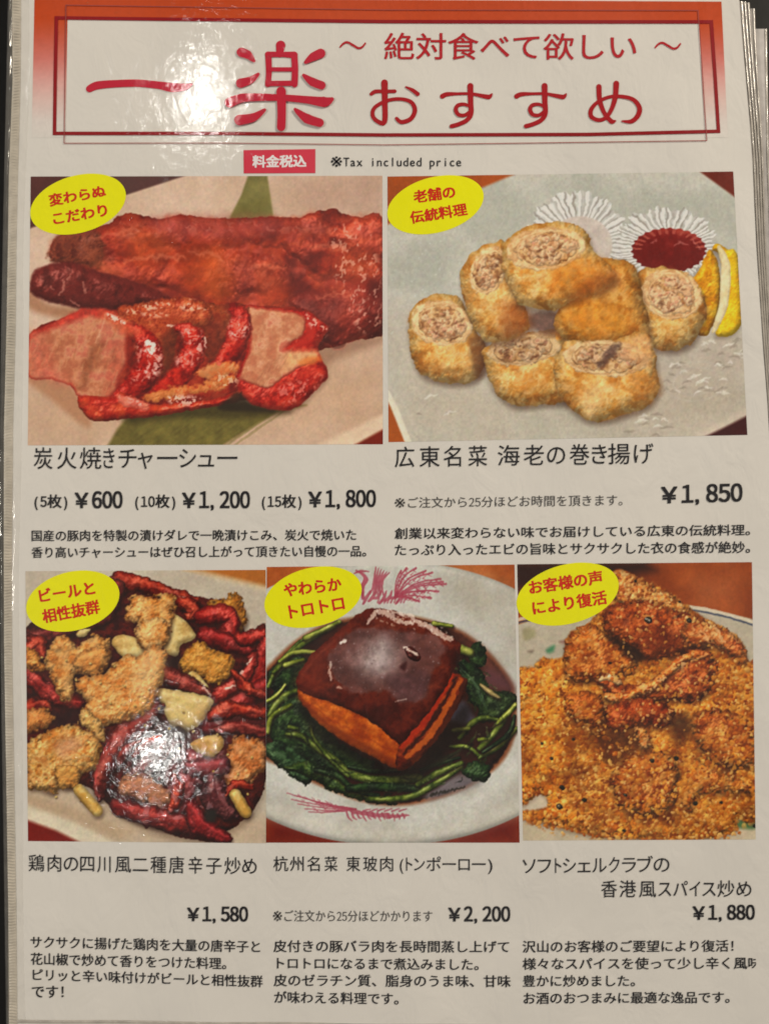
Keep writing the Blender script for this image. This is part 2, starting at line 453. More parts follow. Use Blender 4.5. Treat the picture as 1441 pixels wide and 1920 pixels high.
        blot = blot.mean(2, keepdims=True) * .6 + blot * .4
        s.img = np.clip(a * (1 + grain * 2 * n[..., None] + .10 * blot), 0.01, 1)
        return s

def foam(scale, amp, seed):
    def f(X, Y):
        d, _ = worley(X, Y, scale, seed); e, _ = worley(X + 50, Y, scale * .55, seed + 3)
        return amp * (np.sqrt(np.clip(1 - d, 0, 1)) + .5 * np.sqrt(np.clip(1 - e, 0, 1)))
    return f

def ell(cx, cy, rx, ry, rot=0, n=16):
    t = np.linspace(0, 2 * np.pi, n, endpoint=False); r = np.radians(rot)
    x, y = rx * np.cos(t), ry * np.sin(t)
    return [(cx + a * np.cos(r) - b * np.sin(r), cy + a * np.sin(r) + b * np.cos(r)) for a, b in zip(x, y)]
def paint_roast_pork():
    p = Panel([(58, 331), (716.5, 329.5), (717.5, 833), (52.5, 835)], (40, 310, 3.556))
    p.fill([(186, 164, 142), (200, 181, 162)], 90, 3)
    o2 = lambda a: [(x + 1209, y) for x, y in a]            # second sketch sheet sits 1209 sketch units to the right
    p.flat([(0, 1300), (2500, 900), (2500, 1900), (0, 1900)], (184, 156, 130), 90, op=.6)
    p.flat([(0, 60), (1110, 60), (640, 215), (60, 420), (0, 430)], (84, 50, 46), 3)
    p.flat([(620, 60), (1120, 60), (700, 195)], (88, 66, 64), 3, op=.7)
    p.flat(o2([(560, 60), (1210, 60), (1210, 360), (700, 330)]), (172, 146, 130), 60, op=.8)
    # leaf standing behind the meat
    p.flat(o2([(305, 60), (430, 60), (470, 345), (500, 420), (160, 420), (190, 330), (260, 190)]), (122, 118, 74), 3, nz=.12, ns=20)
    p.flat(o2([(230, 290), (440, 200), (470, 345), (180, 350)]), (110, 106, 60), 10, op=.6)
    # plate rim, table corner and leaf at the bottom
    p.flat(o2([(700, 1900), (1220, 1650), (1220, 1900)]), (208, 190, 166), 7)
    p.flat(o2([(1010, 1866), (1220, 1750), (1220, 1900)]), (112, 34, 18), 4)
    p.flat([(560, 1900), (640, 1760), (720, 1660), (1280, 1580), (1900, 1600), (1700, 1650), (1340, 1870)], (108, 100, 52), 5, nz=.2, ns=16)
    for k in range(16):
        x = 640 + k * 52
        p.stroke([(x, 1870), (x + 150, 1760), (x + 330, 1640)], [6, 9, 5], [(132, 126, 70), (86, 86, 40)], flat=True, op=.35)
    p.shadow([(700, 1660), (1300, 1560), (1800, 1640), (1500, 1690), (1100, 1680), (760, 1720)], (0, 0), 9, .55, (46, 38, 18))
    # shadows on the plate
    p.shadow([(60, 1390), (330, 1470), (460, 1680), (420, 1740), (200, 1560), (50, 1450)], (0, 0), 9, .5, (150, 98, 66))
    p.shadow([(40, 820), (200, 930), (420, 960), (300, 1020), (60, 960)], (0, 0), 9, .6, (140, 92, 62))
    p.shadow(o2([(700, 1150), (1150, 1130), (1190, 1180), (900, 1290), (800, 1350)]), (0, 0), 12, .55, (128, 96, 78))
    RED = [(104, 34, 26), (146, 50, 34), (170, 70, 44), (158, 62, 48)]
    back = [(186, 600), (230, 490), (330, 440), (560, 400), (640, 345), (720, 320), (860, 345), (950, 355), (1060, 325), (1200, 345), (1400, 352), (1690, 342), (1850, 350),
            (1930, 318), (2080, 290), (2150, 325), (2260, 345), (2420, 372), (2420, 1060), (2360, 1140), (2200, 1175), (2060, 1215), (1900, 1230), (1500, 1100), (900, 1000), (520, 860), (300, 680)]
    p.blob(back, RED, R=38, bump=3.2, bs=36, spec=.2, sp=22, ns=46, amb=.6, warp=1.5, dark=.22, bo=3)
    def lump(pts, r, cols=RED):
        p.stroke(pts, r, cols, bump=4.5, bs=38, spec=.3, sp=12, ns=40, amb=.5, warp=12, ws=44, dark=.04, bulge=.5, soft=13, op=.8)
    lump([(300, 560), (600, 520), (1000, 470), (1500, 460), (1900, 440), (2380, 500)], [90, 110, 105, 95, 110, 120])
    lump([(420, 700), (800, 690), (1150, 700), (1400, 730)], [90, 150, 165, 140])
    lump([(1480, 700), (1640, 800), (1800, 840)], [120, 140, 110])
    lump([(1860, 560), (2050, 640), (2300, 740)], [110, 140, 120]); lump([(1900, 950), (2120, 980), (2350, 900)], [150, 180, 150], [(92, 30, 26), (128, 44, 36), (142, 54, 42)])
    under = [(60, 1150), (280, 1020), (560, 960), (900, 890), (1200, 880), (1500, 930), (1900, 960), (2000, 1100), (1900, 1300), (1800, 1560), (1560, 1560), (1300, 1590), (700, 1690), (480, 1690), (360, 1500)]
    p.blob(under, [(110, 28, 20), (140, 40, 26), (160, 62, 40)], R=20, bump=2, bs=14, ns=16, amb=.6)
    tan = [(150, 74, 44), (128, 62, 42)]
    p.blob([(186, 600), (230, 490), (330, 440), (500, 440), (560, 560), (500, 680), (330, 660), (220, 650)], [(96, 44, 34), (128, 66, 46), (112, 58, 44)], R=20, bump=1.5, bs=16, ns=14, amb=.6, spec=.15, dark=0, soft=6, warp=4)
    # orange fat patches and dark folds
    for pts, col, op in (([(690, 430), (880, 420), (1000, 520), (960, 640), (800, 640), (700, 560)], (178, 92, 50), .6),
                         ([(1050, 560), (1240, 560), (1330, 640), (1360, 860), (1200, 900), (1080, 800)], (178, 84, 44), .65),
                         ([(1209, 560), (1380, 580), (1420, 860), (1250, 880)], (184, 98, 48), .5),
                         ([(1540, 690), (1700, 690), (1800, 800), (1760, 930), (1600, 900)], (178, 80, 44), .65),
                         ([(2150, 560), (2300, 580), (2320, 720), (2220, 760), (2140, 680)], (164, 78, 40), .5),
                         ([(460, 560), (620, 700), (640, 790), (500, 700)], (150, 84, 54), .7)):
        p.flat(pts, col, 24, True, op * .8, .25, 18, 10, 26)
    for pts, op in (([(560, 760), (900, 800), (1200, 880), (1100, 960), (640, 950), (420, 900)], .75), ([(1420, 640), (1520, 560), (1560, 800), (1500, 900), (1420, 820)], .5),
                    ([(1750, 400), (2050, 380), (2000, 450), (1800, 460)], .6), ([(1700, 620), (1840, 720), (1900, 780), (1860, 860), (1780, 740)], .6),
                    ([(1870, 820), (2100, 840), (2150, 980), (2000, 1150), (1880, 1100), (1900, 950)], .55), ([(2340, 800), (2430, 760), (2430, 960), (2360, 930)], .9),
                    ([(640, 420), (720, 400), (800, 430), (700, 470)], .4), ([(1280, 440), (1600, 450), (1650, 520), (1350, 520)], .4)):
        p.flat(pts, (92, 36, 32), 18, True, op * .7, .2, 20, 10, 16)
    p.flat([(900, 350), (1700, 360), (1650, 470), (1000, 480)], (150, 78, 74), 18, True, .55, .25, 14, 4)
    low = [(56, 790), (80, 720), (150, 670), (330, 645), (460, 690), (700, 760), (900, 830), (1000, 920), (700, 960), (430, 960), (300, 935), (150, 900), (70, 850)]
    p.blob(low, [(84, 32, 28), (112, 44, 38), (100, 38, 34)], R=26, bump=2, bs=18, spec=.3, sp=24, ns=22, amb=.6, dark=.05, soft=4)
    for g in ([(280, 770), (285, 820), (250, 860)], [(200, 815), (220, 830)], [(410, 780), (430, 850)], [(330, 900), (385, 940)], [(310, 760), (330, 740)]): p.glint(g, [7, 9, 5], .5, (190, 140, 125))
    p.sparkle([(600, 400), (1300, 380), (1900, 380), (1900, 450), (1300, 450), (700, 480)], 9, .6, .3, (206, 140, 124), 14, 2.2); p.sparkle([(2080, 420), (2330, 440), (2400, 1060), (2250, 1100), (2160, 900), (2060, 640)], 6, .63, .5, (226, 190, 172), 8, 1.6, 1.3)
    pass
    for g, r in (([(700, 640), (900, 610), (1100, 620)], [6, 16, 8]), ([(1120, 580), (1250, 590), (1350, 640)], [6, 14, 6]), ([(1520, 690), (1640, 660), (1760, 690)], [6, 14, 6]), ([(1930, 560), (2060, 540), (2180, 560)], [6, 14, 6]), ([(500, 480), (640, 450), (800, 440)], [5, 12, 5]), ([(1960, 880), (2100, 860), (2200, 870)], [5, 12, 6])):
        p.stroke(g, r, [(222, 150, 120), (206, 120, 92)], flat=True, op=.45, warp=4, ws=10, soft=5)
    p.specks(back, 120, .6, 1.4, [(206, 140, 110), (190, 110, 84), (90, 30, 26)], 3, .3)
    # ---- slices, right to left
    MEAT = [(182, 118, 88), (196, 140, 106), (210, 162, 128), (190, 112, 90)]
    GL = [(138, 26, 18), (172, 40, 30), (190, 64, 46)]
    # slice D
    D_ = o2([(280, 940), (400, 945), (560, 960), (710, 980), (800, 1050), (840, 1100), (770, 1200), (790, 1290), (830, 1370), (820, 1430), (720, 1530), (620, 1620), (500, 1635), (320, 1590), (240, 1500), (230, 1400), (300, 1230), (300, 1080)])
    p.blob(D_, GL, R=18, bump=1.5, bs=12, spec=.4, sp=22, ns=14, amb=.55, dark=.05, soft=2, sh=((1, 5), 8, .3))
    p.blob(o2([(290, 950), (420, 955), (640, 985), (690, 1060), (660, 1140), (560, 1210), (640, 1240), (750, 1240), (760, 1300), (620, 1360), (500, 1450), (420, 1490), (260, 1430), (255, 1370), (310, 1230), (312, 1090)]), MEAT, R=9, bump=.6, bs=8, ns=24, amb=.72, rim=(190, 80, 60), rimw=6)
    p.flat(o2([(540, 1230), (680, 1130), (700, 1010), (740, 1060), (720, 1180)]), (176, 50, 38), 6, True, .9)
    p.flat(o2([(560, 1250), (760, 1240), (740, 1290), (640, 1320), (540, 1380)]), (208, 160, 116), 8, True, .85, .2, 8, 3)
    p.flat(o2([(640, 1300), (770, 1270), (780, 1310), (660, 1340)]), (206, 120, 60), 5, True, .7, .2, 8, 3)
    for k in range(9):
        p.stroke(o2([(340 + k * 16, 1480 - k * 3), (380 + k * 22, 1400 - k * 14), (450 + k * 20, 1300 - k * 12)]), [3, 5, 2], [(136, 90, 62), (206, 164, 130)], flat=True, op=.4)
    for k in range(8):
        p.stroke(o2([(330 + k * 44, 1080 + k * 4), (345 + k * 40, 1180)]), [2, 5, 2], [(206, 166, 132), (150, 100, 74)], flat=True, op=.35)
    p.sparkle(o2([(700, 990), (830, 1090), (800, 1150), (740, 1100), (690, 1030)]), 5, .52, .7, (238, 206, 190), 5); p.sparkle(o2([(500, 1480), (700, 1420), (800, 1400), (720, 1520), (560, 1590)]), 6, .56, .5, (226, 160, 150), 8)
    # tops of the slices behind the first one, brown-orange with a red skin
    def band(pts, r, hl):
        p.stroke(pts, r, [(128, 18, 12), (168, 34, 24), (188, 54, 38)], bump=1.2, bs=12, spec=.35, sp=16, ns=14, amb=.5, warp=2.2, ws=10, sh=((-5, 2), 9, .3), dark=.12, bulge=.6, soft=4)
        p.sparkle(hl, 5, .56, .55, (226, 176, 164), 8); p.sparkle(hl, 9, .64, .6, (246, 220, 210), 8)
    p.blob([(1180, 900), (1300, 925), (1420, 925), (1500, 940), (1500, 1010), (1430, 1080), (1400, 1180), (1330, 1290), (1240, 1300), (1220, 1100)], [(120, 52, 30), (152, 72, 40), (140, 54, 32)], R=16, bump=1.4, bs=12, ns=14, amb=.6, warp=3, soft=3, spec=.15)
    band([(1410, 950), (1455, 1000), (1455, 1090), (1425, 1190), (1370, 1290), (1290, 1380)], [30, 62, 78, 76, 70, 60], [(1385, 1030), (1520, 1035), (1510, 1130), (1400, 1150)])
    p.blob([(640, 960), (760, 930), (900, 900), (1080, 880), (1240, 925), (1280, 1020), (1230, 1090), (1100, 1080), (1030, 1150), (1010, 1300), (930, 1400), (860, 1380), (760, 1160)], [(140, 50, 30), (176, 84, 48), (160, 66, 40), (186, 100, 60)], R=18, bump=1.6, bs=14, ns=14, amb=.6, warp=3, soft=3, spec=.2)
    p.flat([(950, 1130), (1040, 1110), (1010, 1300), (930, 1400), (925, 1230)], (96, 46, 30), 10, True, .75, .3, 9, 4)
    p.flat([(1240, 1030), (1330, 1050), (1330, 1220), (1240, 1300)], (104, 40, 26), 12, True, .7, .3, 9, 4)
    p.sparkle([(700, 960), (900, 910), (1090, 885), (1260, 935), (1240, 970), (1080, 930), (900, 960), (740, 1000)], 4.5, .58, .75, (236, 196, 170), 4, 1.6)
    p.sparkle([(820, 980), (960, 990), (960, 1010), (820, 1005)], 5, .42, .7, (240, 206, 180), 5)
    p.glint([(970, 1068), (1030, 1072), (1100, 1074)], [4, 6, 3], .75); p.sparkle([(1070, 930), (1220, 950), (1220, 975), (1080, 965)], 5, .5, .7, (240, 206, 180), 5)
    band([(1040, 1090), (1120, 1110), (1150, 1170), (1140, 1260), (1090, 1360), (1000, 1460), (900, 1530)], [26, 54, 76, 84, 80, 70, 50], [(1060, 1100), (1190, 1100), (1220, 1190), (1180, 1310), (1050, 1340), (1040, 1270), (1120, 1220)])
    p.glint([(1222, 1150), (1228, 1210)], [5, 5], .7)
    # slice A: orange top edge and glossy side, then the cut face
    p.blob([(560, 975), (700, 1020), (830, 1110), (840, 1160), (760, 1150), (640, 1060)], [(186, 92, 58), (206, 120, 78), (176, 76, 50)], R=10, bump=1, bs=9, ns=10, amb=.65, warp=3, soft=2.5, spec=.2)
    band([(720, 1070), (820, 1150), (860, 1240), (850, 1340), (790, 1440), (700, 1520), (620, 1590)], [26, 62, 90, 94, 86, 72, 56], [(790, 1160), (900, 1180), (940, 1270), (910, 1400), (760, 1460), (730, 1420), (780, 1330), (760, 1230)])
    p.glint([(840, 1185), (880, 1200), (870, 1250), (850, 1225)], [16, 16, 10, 8], .9, (246, 228, 218), 2)
    face = [(46, 1150), (130, 1090), (280, 1020), (400, 962), (520, 960), (610, 985), (710, 1080), (700, 1180), (705, 1300), (650, 1420), (610, 1530), (500, 1565), (385, 1545), (330, 1470), (200, 1430), (46, 1405)]
    p.blob(face, [(170, 106, 78), (186, 126, 94), (196, 140, 108), (186, 112, 90)], R=8, bump=.8, bs=8, ns=22, amb=.72, rim=(170, 66, 50), rimw=7, dark=.08, soft=2)
    p.flat([(130, 1090), (280, 1020), (400, 962), (520, 958), (620, 985), (560, 1010), (420, 1015), (280, 1065), (100, 1135), (46, 1160)], (172, 50, 40), 7, True, .8, .3, 8, 4)
    p.flat([(520, 970), (640, 1000), (760, 1090), (820, 1120), (700, 1140), (600, 1060)], (190, 92, 62), 8, True, .75, .2, 8, 4)
    p.flat([(440, 1260), (520, 1170), (560, 1200), (500, 1330), (420, 1480), (390, 1440)], (124, 72, 46), 9, True, .6, .3, 8, 5)
    p.flat([(60, 1150), (130, 1120), (220, 1330), (320, 1460), (180, 1430), (60, 1390)], (184, 96, 78), 16, True, .55, .3, 9, 5)
    p.flat([(600, 1200), (700, 1180), (690, 1330), (620, 1500), (560, 1540), (580, 1360)], (176, 92, 72), 14, True, .6, .3, 9, 5)
    for k in range(110):
        x = 90 + (k * 53) % 580; y = 1060 + (k * 97) % 460
        if y < 1180 - (x - 60) * .3 or y > 1330 + max(0, x - 150) * .45: continue
        c = [(196, 150, 108), (136, 84, 52), (206, 164, 124)][k % 3]
        p.stroke([(x, y), (x - 8, y + 34), (x - 22, y + 62)], [2, 4, 2], [c, c], flat=True, op=.17, warp=1.5, soft=1.6)
    p.sparkle([(570, 985), (640, 1010), (700, 1050), (680, 1060), (600, 1030)], 4, .46, .85, (244, 214, 200), 3)
    p.stroke([(560, 985), (530, 1100), (500, 1180)], [3, 6, 3], [(206, 170, 140)] * 2, flat=True, op=.5, warp=2, soft=2)
    # lower edges of the slices
    p.blob([(380, 1540), (620, 1545), (660, 1510), (760, 1550), (850, 1590), (960, 1590), (1290, 1560), (1460, 1500), (1450, 1570), (1340, 1600), (1100, 1640), (840, 1680), (680, 1690), (540, 1705), (440, 1685)],
           [(150, 30, 20), (176, 56, 36), (182, 70, 40)], R=12, bump=1.2, bs=10, spec=.35, sp=22, ns=14, amb=.5)
    p.blob([(640, 1530), (700, 1535), (800, 1570), (850, 1600), (820, 1625), (700, 1610), (650, 1580)], [(196, 100, 84), (206, 120, 96)], R=10, bump=.8, spec=.3, amb=.7, warp=3, soft=3, dark=0, bulge=.6)
    p.blob([(830, 1525), (1000, 1475), (1190, 1470), (1230, 1430), (1400, 1390), (1420, 1440), (1300, 1500), (1180, 1520), (1000, 1560), (850, 1570)], [(182, 110, 60), (200, 130, 76), (186, 88, 48)], R=14, bump=.8, bs=10, spec=.2, ns=12, amb=.74, warp=4, soft=4, dark=0, bulge=.5)
    p.blob([(1160, 1380), (1300, 1320), (1420, 1310), (1450, 1360), (1330, 1420), (1220, 1420)], [(190, 130, 84), (200, 110, 58)], R=14, bump=.8, bs=10, ns=12, amb=.74, spec=.2, warp=4, soft=4, dark=0, bulge=.5)
    p.sparkle([(990, 1530), (1180, 1545), (1180, 1600), (1000, 1590)], 4.5, .48, .75, (240, 206, 190), 5); p.sparkle([(1290, 1390), (1440, 1400), (1430, 1470), (1300, 1470)], 5, .54, .6, (240, 210, 180), 6); p.sparkle([(700, 1545), (840, 1590), (820, 1610), (720, 1580)], 5, .5, .6, (240, 200, 190), 5)
    p.shadow(o2([(160, 1560), (240, 1510), (330, 1600), (480, 1640), (200, 1640), (100, 1620)]), (0, 0), 5, .8, (44, 34, 22))
    return p.finish(1, .04, .02, 1.12, .2, (1.03, .97, .92))

def roll_face(p, cx, cy, rx, ry, rot, dim=1.0):
    k = lambda c: tuple(v * dim for v in c)
    rs = np.random.RandomState(int(cx + cy) % 991); r = np.radians(rot)
    at = lambda x, y: (cx + x * np.cos(r) - y * np.sin(r), cy + x * np.sin(r) + y * np.cos(r))
    p.blob(ell(cx, cy, rx, ry, rot), [k((196, 148, 100)), k((220, 178, 128)), k((230, 194, 146))], R=6, bump=.8, bs=9, ns=14, amb=.72, warp=3, dark=.1, soft=2.5)
    p.blob(ell(cx + rx * .02, cy + ry * .02, rx * .8, ry * .76, rot), [k((140, 92, 56)), k((186, 136, 88)), k((208, 162, 112)), k((220, 180, 134))], R=5, bump=1.0, bs=9, ns=16, amb=.68, warp=3.5, dark=.18, cn=3, tex=foam(10, 1.1, p.seed), soft=2)
    for i in range(13):                                    # chunks of prawn
        a = rs.uniform(0, 6.28); q = np.sqrt(rs.uniform(0, .4)); X, Y = at(rx * q * np.cos(a), ry * q * np.sin(a)); g = rs.uniform(.14, .26)
        p.blob(ell(X, Y, rx * g, ry * g * 1.1, rs.uniform(-60, 60), 7), [k((194, 142, 100)), k((224, 184, 142)), k((214, 164, 122))], R=7, bump=.9, bs=7, amb=.66, warp=3, dark=.12, soft=2.2)
    p.crumble(ell(cx, cy, rx * .74, ry * .7, rot), 8, [k((206, 160, 112)), k((226, 188, 146)), k((176, 120, 80)), k((150, 94, 60)), k((216, 150, 120))], .5, p.seed, .6, 4, .66, .42, 2.6)
    for i in range(16):                                    # dark gaps in the filling
        a = rs.uniform(0, 6.28); q = np.sqrt(rs.uniform(0, .5)); X, Y = at(rx * q * np.cos(a), ry * q * np.sin(a)); g = rs.uniform(7, 17)
        p.flat(ell(X, Y, g * 1.3, g * .5, rs.uniform(-50, 40), 8), k((96, 56, 34)), 2.5, True, .65, .1, 10, 2, 6)
    for q, t0, t1 in ((.93, .4, 2.6), (.72, 2.6, 4.6), (.86, 3.9, 5.6)):
        P = [at(rx * q * np.cos(t), ry * q * np.sin(t)) for t in np.linspace(t0, t1, 8)]
        p.stroke(P, [3, 8, 4], [k((236, 204, 160)), k((214, 168, 116))], flat=True, op=.65, warp=1.8, soft=1.5)
        p.stroke([(x + 2, y - 7) for x, y in P], [2, 5, 2], [k((150, 98, 58)), k((176, 120, 74))], flat=True, op=.35, warp=2.4, soft=2.2)

def paint_fried_rolls():
    p = Panel([(726, 331), (1373.5, 321.5), (1400, 815.5), (728, 829)], (710, 310, 3.556))
    o = lambda a: [(x + 1209, y) for x, y in a]
    p.fill([(166, 160, 146), (182, 174, 160), (178, 166, 152)], 120, 3)
    p.flat([(60, 1100), (1300, 1500), (2500, 1300), (2500, 1900), (60, 1900)], (178, 160, 138), 110, op=.6)
    p.flat(o([(400, 1000), (1260, 1000), (1260, 1700), (300, 1800)]), (166, 146, 128), 70, op=.5)
    p.flat([(40, 40), (900, 60), (690, 148), (420, 260), (40, 400)], (146, 68, 26), 4, nz=.1)
    p.flat([(50, 1480), (110, 1580), (225, 1860), (60, 1870)], (214, 200, 176), 3)
    p.flat([(50, 1560), (78, 1610), (182, 1870), (40, 1870)], (150, 74, 28), 2.5)
    p.flat(o([(925, 40), (1170, 30), (1180, 225)]), (94, 28, 14), 3)
    p.flat(o([(830, 1830), (1260, 1600), (1260, 1700), (1000, 1830)]), (196, 176, 156), 12, op=.7)
    p.flat(o([(1260, 1660), (1260, 1830), (920, 1830), (1090, 1748)]), (58, 18, 18), 4)
    # impressed leaf pattern of the plate
    rs = np.random.RandomState(5)
    for (cx, cy, L, n) in ((1209 + 900, 1430, 220, 26), (1209 + 1060, 1240, 150, 14), (1209 + 560, 1700, 200, 14), (330, 1620, 120, 4)):
        for i in range(n):
            a = rs.uniform(-.5, .3); x = cx + rs.uniform(-L, L); y = cy + rs.uniform(-L * .5, L * .5); l = rs.uniform(30, 90)
            c = (216, 206, 192) if i % 2 else (134, 118, 104)
            p.stroke([(x, y), (x + l * .5, y + l * a * .5 - 10), (x + l, y + l * a)], [2, 9, 2], [c, c], flat=True, op=.6, soft=2, warp=2)
    for q in (ell(2110, 1440, 210, 130, -6, 24), ell(2110, 1440, 150, 90, -6, 24)):
        p.stroke(q, [6, 6], [(198, 186, 172), (150, 136, 122)], flat=True, op=.45, soft=2)
    p.specks([(60, 330), (800, 400), (700, 900), (200, 1000), (60, 1400)], 90, .8, 1.8, [(200, 196, 186), (160, 152, 140)], 2, .35)
    # pleated foil cups
    def cup(cx, cy, rx, ry, kx, ky, fx, fy, n, seed):
        P = p.z(ell(cx, cy, rx, ry, 0, 40)); w = p.win(P, 12)
        X = p.X[w]; Y = p.Y[w]
        c0 = p.z([(cx, cy)])[0]; c1 = p.z([(kx, ky)])[0]
        RX, RY, FX, FY = rx / p.zs, ry / p.zs, fx / p.zs, fy / p.zs
        th = np.arctan2((Y - c1[1]) / FY, (X - c1[0]) / FX)
        wob = .03 * np.sin(th * n) + .05 * np.sin(th * n * .31 + 1) + .12 * (fbm(X, Y, 8, seed) - .5); th = th + .1 * (fbm(X, Y, 14, seed + 3) - .5)
        ro = np.hypot((X - c0[0]) / RX, (Y - c0[1]) / RY) + wob
        ri = np.hypot((X - c1[0]) / FX, (Y - c1[1]) / FY)
        st = .5 + .5 * np.sin(th * n + 1.5 * np.sin(th * 7 + seed)); st2 = .5 + .5 * np.sin(th * n * 1.9 + seed)
        v = np.clip(.62 * st + .25 * st2 + .35 * (fbm(X, Y, 9, seed) - .4), 0, 1)
        p.mix(w, sm(1.0, .95, ro), ramp(v, [(146, 134, 124), (178, 170, 160), (210, 204, 196), (230, 226, 220)]))
        return w, X, Y, ri, th
    p.shadow(o(ell(140, 560, 330, 230)), (0, 6), 9, .25, (110, 96, 84))
    w, X, Y, ri, th = cup(1209 + 110, 480, 335, 310, 1209 + 130, 530, 215, 190, 46, 2)
    p.mix(w, sm(1.06, .96, ri), ramp(fbm(X, Y, 22, 4), [(176, 158, 146), (200, 184, 170)]))
    p.shadow(o(ell(740, 580, 330, 220)), (-2, 8), 10, .35, (100, 84, 74))
    w, X, Y, ri, th = cup(1209 + 705, 520, 335, 242, 1209 + 722, 566, 248, 148, 52, 5)
    rr = ri + .03 * np.sin(th * 26)
    sauce = ramp(sm(.2, .9, fbm(X, Y, 16, 8) * .6 + .4 * sm(0, 40, p.z([(0, 566)])[0][1] - Y)), [(96, 20, 16), (112, 26, 22), (150, 56, 44)])
    p.mix(w, sm(1.02, .97, rr), sauce)
    p.mix(w, sm(1.02, .97, rr) * sm(.72, .8, rr) * sm(.1, .5, np.sin(th * 26)) * (Y < p.z([(0, 560)])[0][1]), C(150, 66, 54))
    for g in ([(760, 530), (800, 515), (850, 535)], [(880, 500), (930, 560)], [(600, 520), (640, 500)]): p.glint(o(g), [5, 8, 4], .4, (206, 140, 130))
    # lemon wedge
    p.blob(o([(1000, 560), (1060, 700), (1060, 920), (1000, 1100), (940, 1140), (900, 1080), (950, 900), (880, 780), (920, 700)]), [(190, 118, 14), (214, 150, 24), (224, 174, 52)], R=14, bump=1.5, bs=8, amb=.5, ns=14, spec=.15)
    p.blob(o([(1010, 560), (1045, 520), (1110, 560), (1180, 600), (1215, 950), (1205, 1060), (1160, 1120), (1090, 1145), (1035, 1125), (1060, 980), (1080, 760), (1060, 600)]), [(206, 146, 8), (220, 172, 20), (226, 186, 40)], R=14, bump=.8, bs=5, amb=.5, ns=20, spec=.15, sh=((-3, 4), 7, .3))
    p.stroke(o([(1055, 545), (1095, 640), (1100, 760), (1085, 930), (1040, 1060), (1015, 1110)]), [14, 28, 34, 30, 20, 10], [(206, 182, 136), (222, 202, 160)], bump=.3, spec=0, amb=.7, dark=.1, bulge=.3)
    CR = [(186, 116, 44), (212, 156, 82), (226, 182, 116), (204, 138, 60)]
    def body(pts, cols=CR, sh=((2, 7), 9, .5)):
        p.blob(pts, cols, R=40, bump=1.5, bs=18, ns=30, amb=.52, spec=.12, sp=12, warp=2.4, ws=14, dark=.2, sh=sh, tex=foam(6, .28, p.seed), cn=5)
        p.sparkle(pts, 16, .56, .22, (240, 208, 152), 7); p.sparkle(pts, 20, .56, .26, (160, 88, 26), 7)
    # right roll
    body(o([(510, 740), (600, 680), (760, 690), (880, 770), (955, 880), (985, 960), (940, 1080), (860, 1200), (710, 1235), (590, 1180), (540, 960)]))
    roll_face(p, 1209 + 735, 860, 205, 165, 14)
    # left roll
    body([(192, 1050), (250, 930), (390, 855), (530, 880), (600, 1000), (650, 1120), (705, 1180), (695, 1350), (640, 1435), (480, 1455), (300, 1405), (222, 1280)])
    roll_face(p, 420, 1050, 205, 150, 12)
    p.shadow([(600, 1150), (720, 1180), (720, 1380), (650, 1420), (620, 1300)], (0, 0), 7, .5, (70, 32, 16))
    # lower middle roll
    body([(692, 1240), (760, 1190), (900, 1140), (1230, 1090), (1260, 1180), (1240, 1300), (1300, 1560), (1100, 1592), (900, 1605), (770, 1500), (718, 1380)])
    roll_face(p, 960, 1225, 250, 105, -8, .92)
    p.flat([(1000, 990), (1210, 980), (1235, 1090), (1120, 1130), (1000, 1080)], (84, 50, 40), 10, True, .75, .25, 8, 6)
    # second roll
    body([(542, 740), (580, 640), (690, 535), (840, 515), (930, 700), (960, 920), (1010, 1060), (900, 1160), (800, 1180), (700, 1165), (620, 1060), (560, 880)])
    roll_face(p, 730, 700, 120, 165, 30)
    p.flat([(830, 920), (980, 950), (1000, 1080), (860, 1140), (800, 1050)], (140, 66, 24), 18, True, .6, .2, 10, 3)
    # centre right body
    body(o([(-10, 950), (90, 890), (250, 640), (400, 635), (510, 690), (555, 900), (600, 1140), (480, 1190), (200, 1205), (30, 1155), (-40, 1060)]), [(160, 92, 28), (186, 118, 44), (206, 146, 70), (196, 130, 60)])
    p.flat(o([(20, 930), (250, 900), (440, 1000), (400, 1120), (120, 1130)]), (186, 112, 26), 26, True, .5, .3, 12, 4)
    # bottom roll
    body(o([(10, 1200), (100, 1165), (300, 1190), (520, 1110), (620, 1190), (645, 1400), (665, 1480), (590, 1600), (430, 1665), (270, 1705), (150, 1685), (20, 1565), (-45, 1400)]))
    roll_face(p, 1209 + 300, 1285, 285, 120, 4, .95)
    p.flat(o([(330, 1200), (400, 1185), (380, 1240), (290, 1330), (250, 1330)]), (70, 46, 40), 5, True, .7, .2, 6, 5, 8)
    p.flat(o([(420, 1180), (560, 1130), (610, 1220), (600, 1340), (480, 1300)]), (206, 152, 102), 8, True, .7, .3, 8, 3)
    p.flat(o([(150, 1480), (330, 1470), (260, 1620), (170, 1660)]), (222, 182, 130), 16, True, .6, .3, 8, 4)
    p.flat(o([(460, 1400), (640, 1420), (640, 1520), (500, 1580)]), (150, 82, 22), 16, True, .55, .3, 8, 4)
    # top roll
    body([(812, 600), (850, 500), (960, 415), (1100, 382), (1260, 380), (1380, 440), (1430, 560), (1590, 740), (1480, 840), (1320, 890), (1209, 940), (1150, 970), (950, 935), (900, 870), (835, 740)])
    roll_face(p, 1110, 555, 265, 140, -6)
    p.flat(o([(-40, 700), (200, 620), (330, 720), (200, 830), (-20, 900)]), (176, 98, 26), 22, True, .6, .3, 12, 4)
    p.flat(o([(220, 740), (390, 720), (350, 810), (100, 890), (60, 870)]), (140, 72, 28), 12, True, .6, .3, 10, 6)
    return p.finish(1, .05, .02, 1.1, .08, (1.03, 1.03, 1.0))
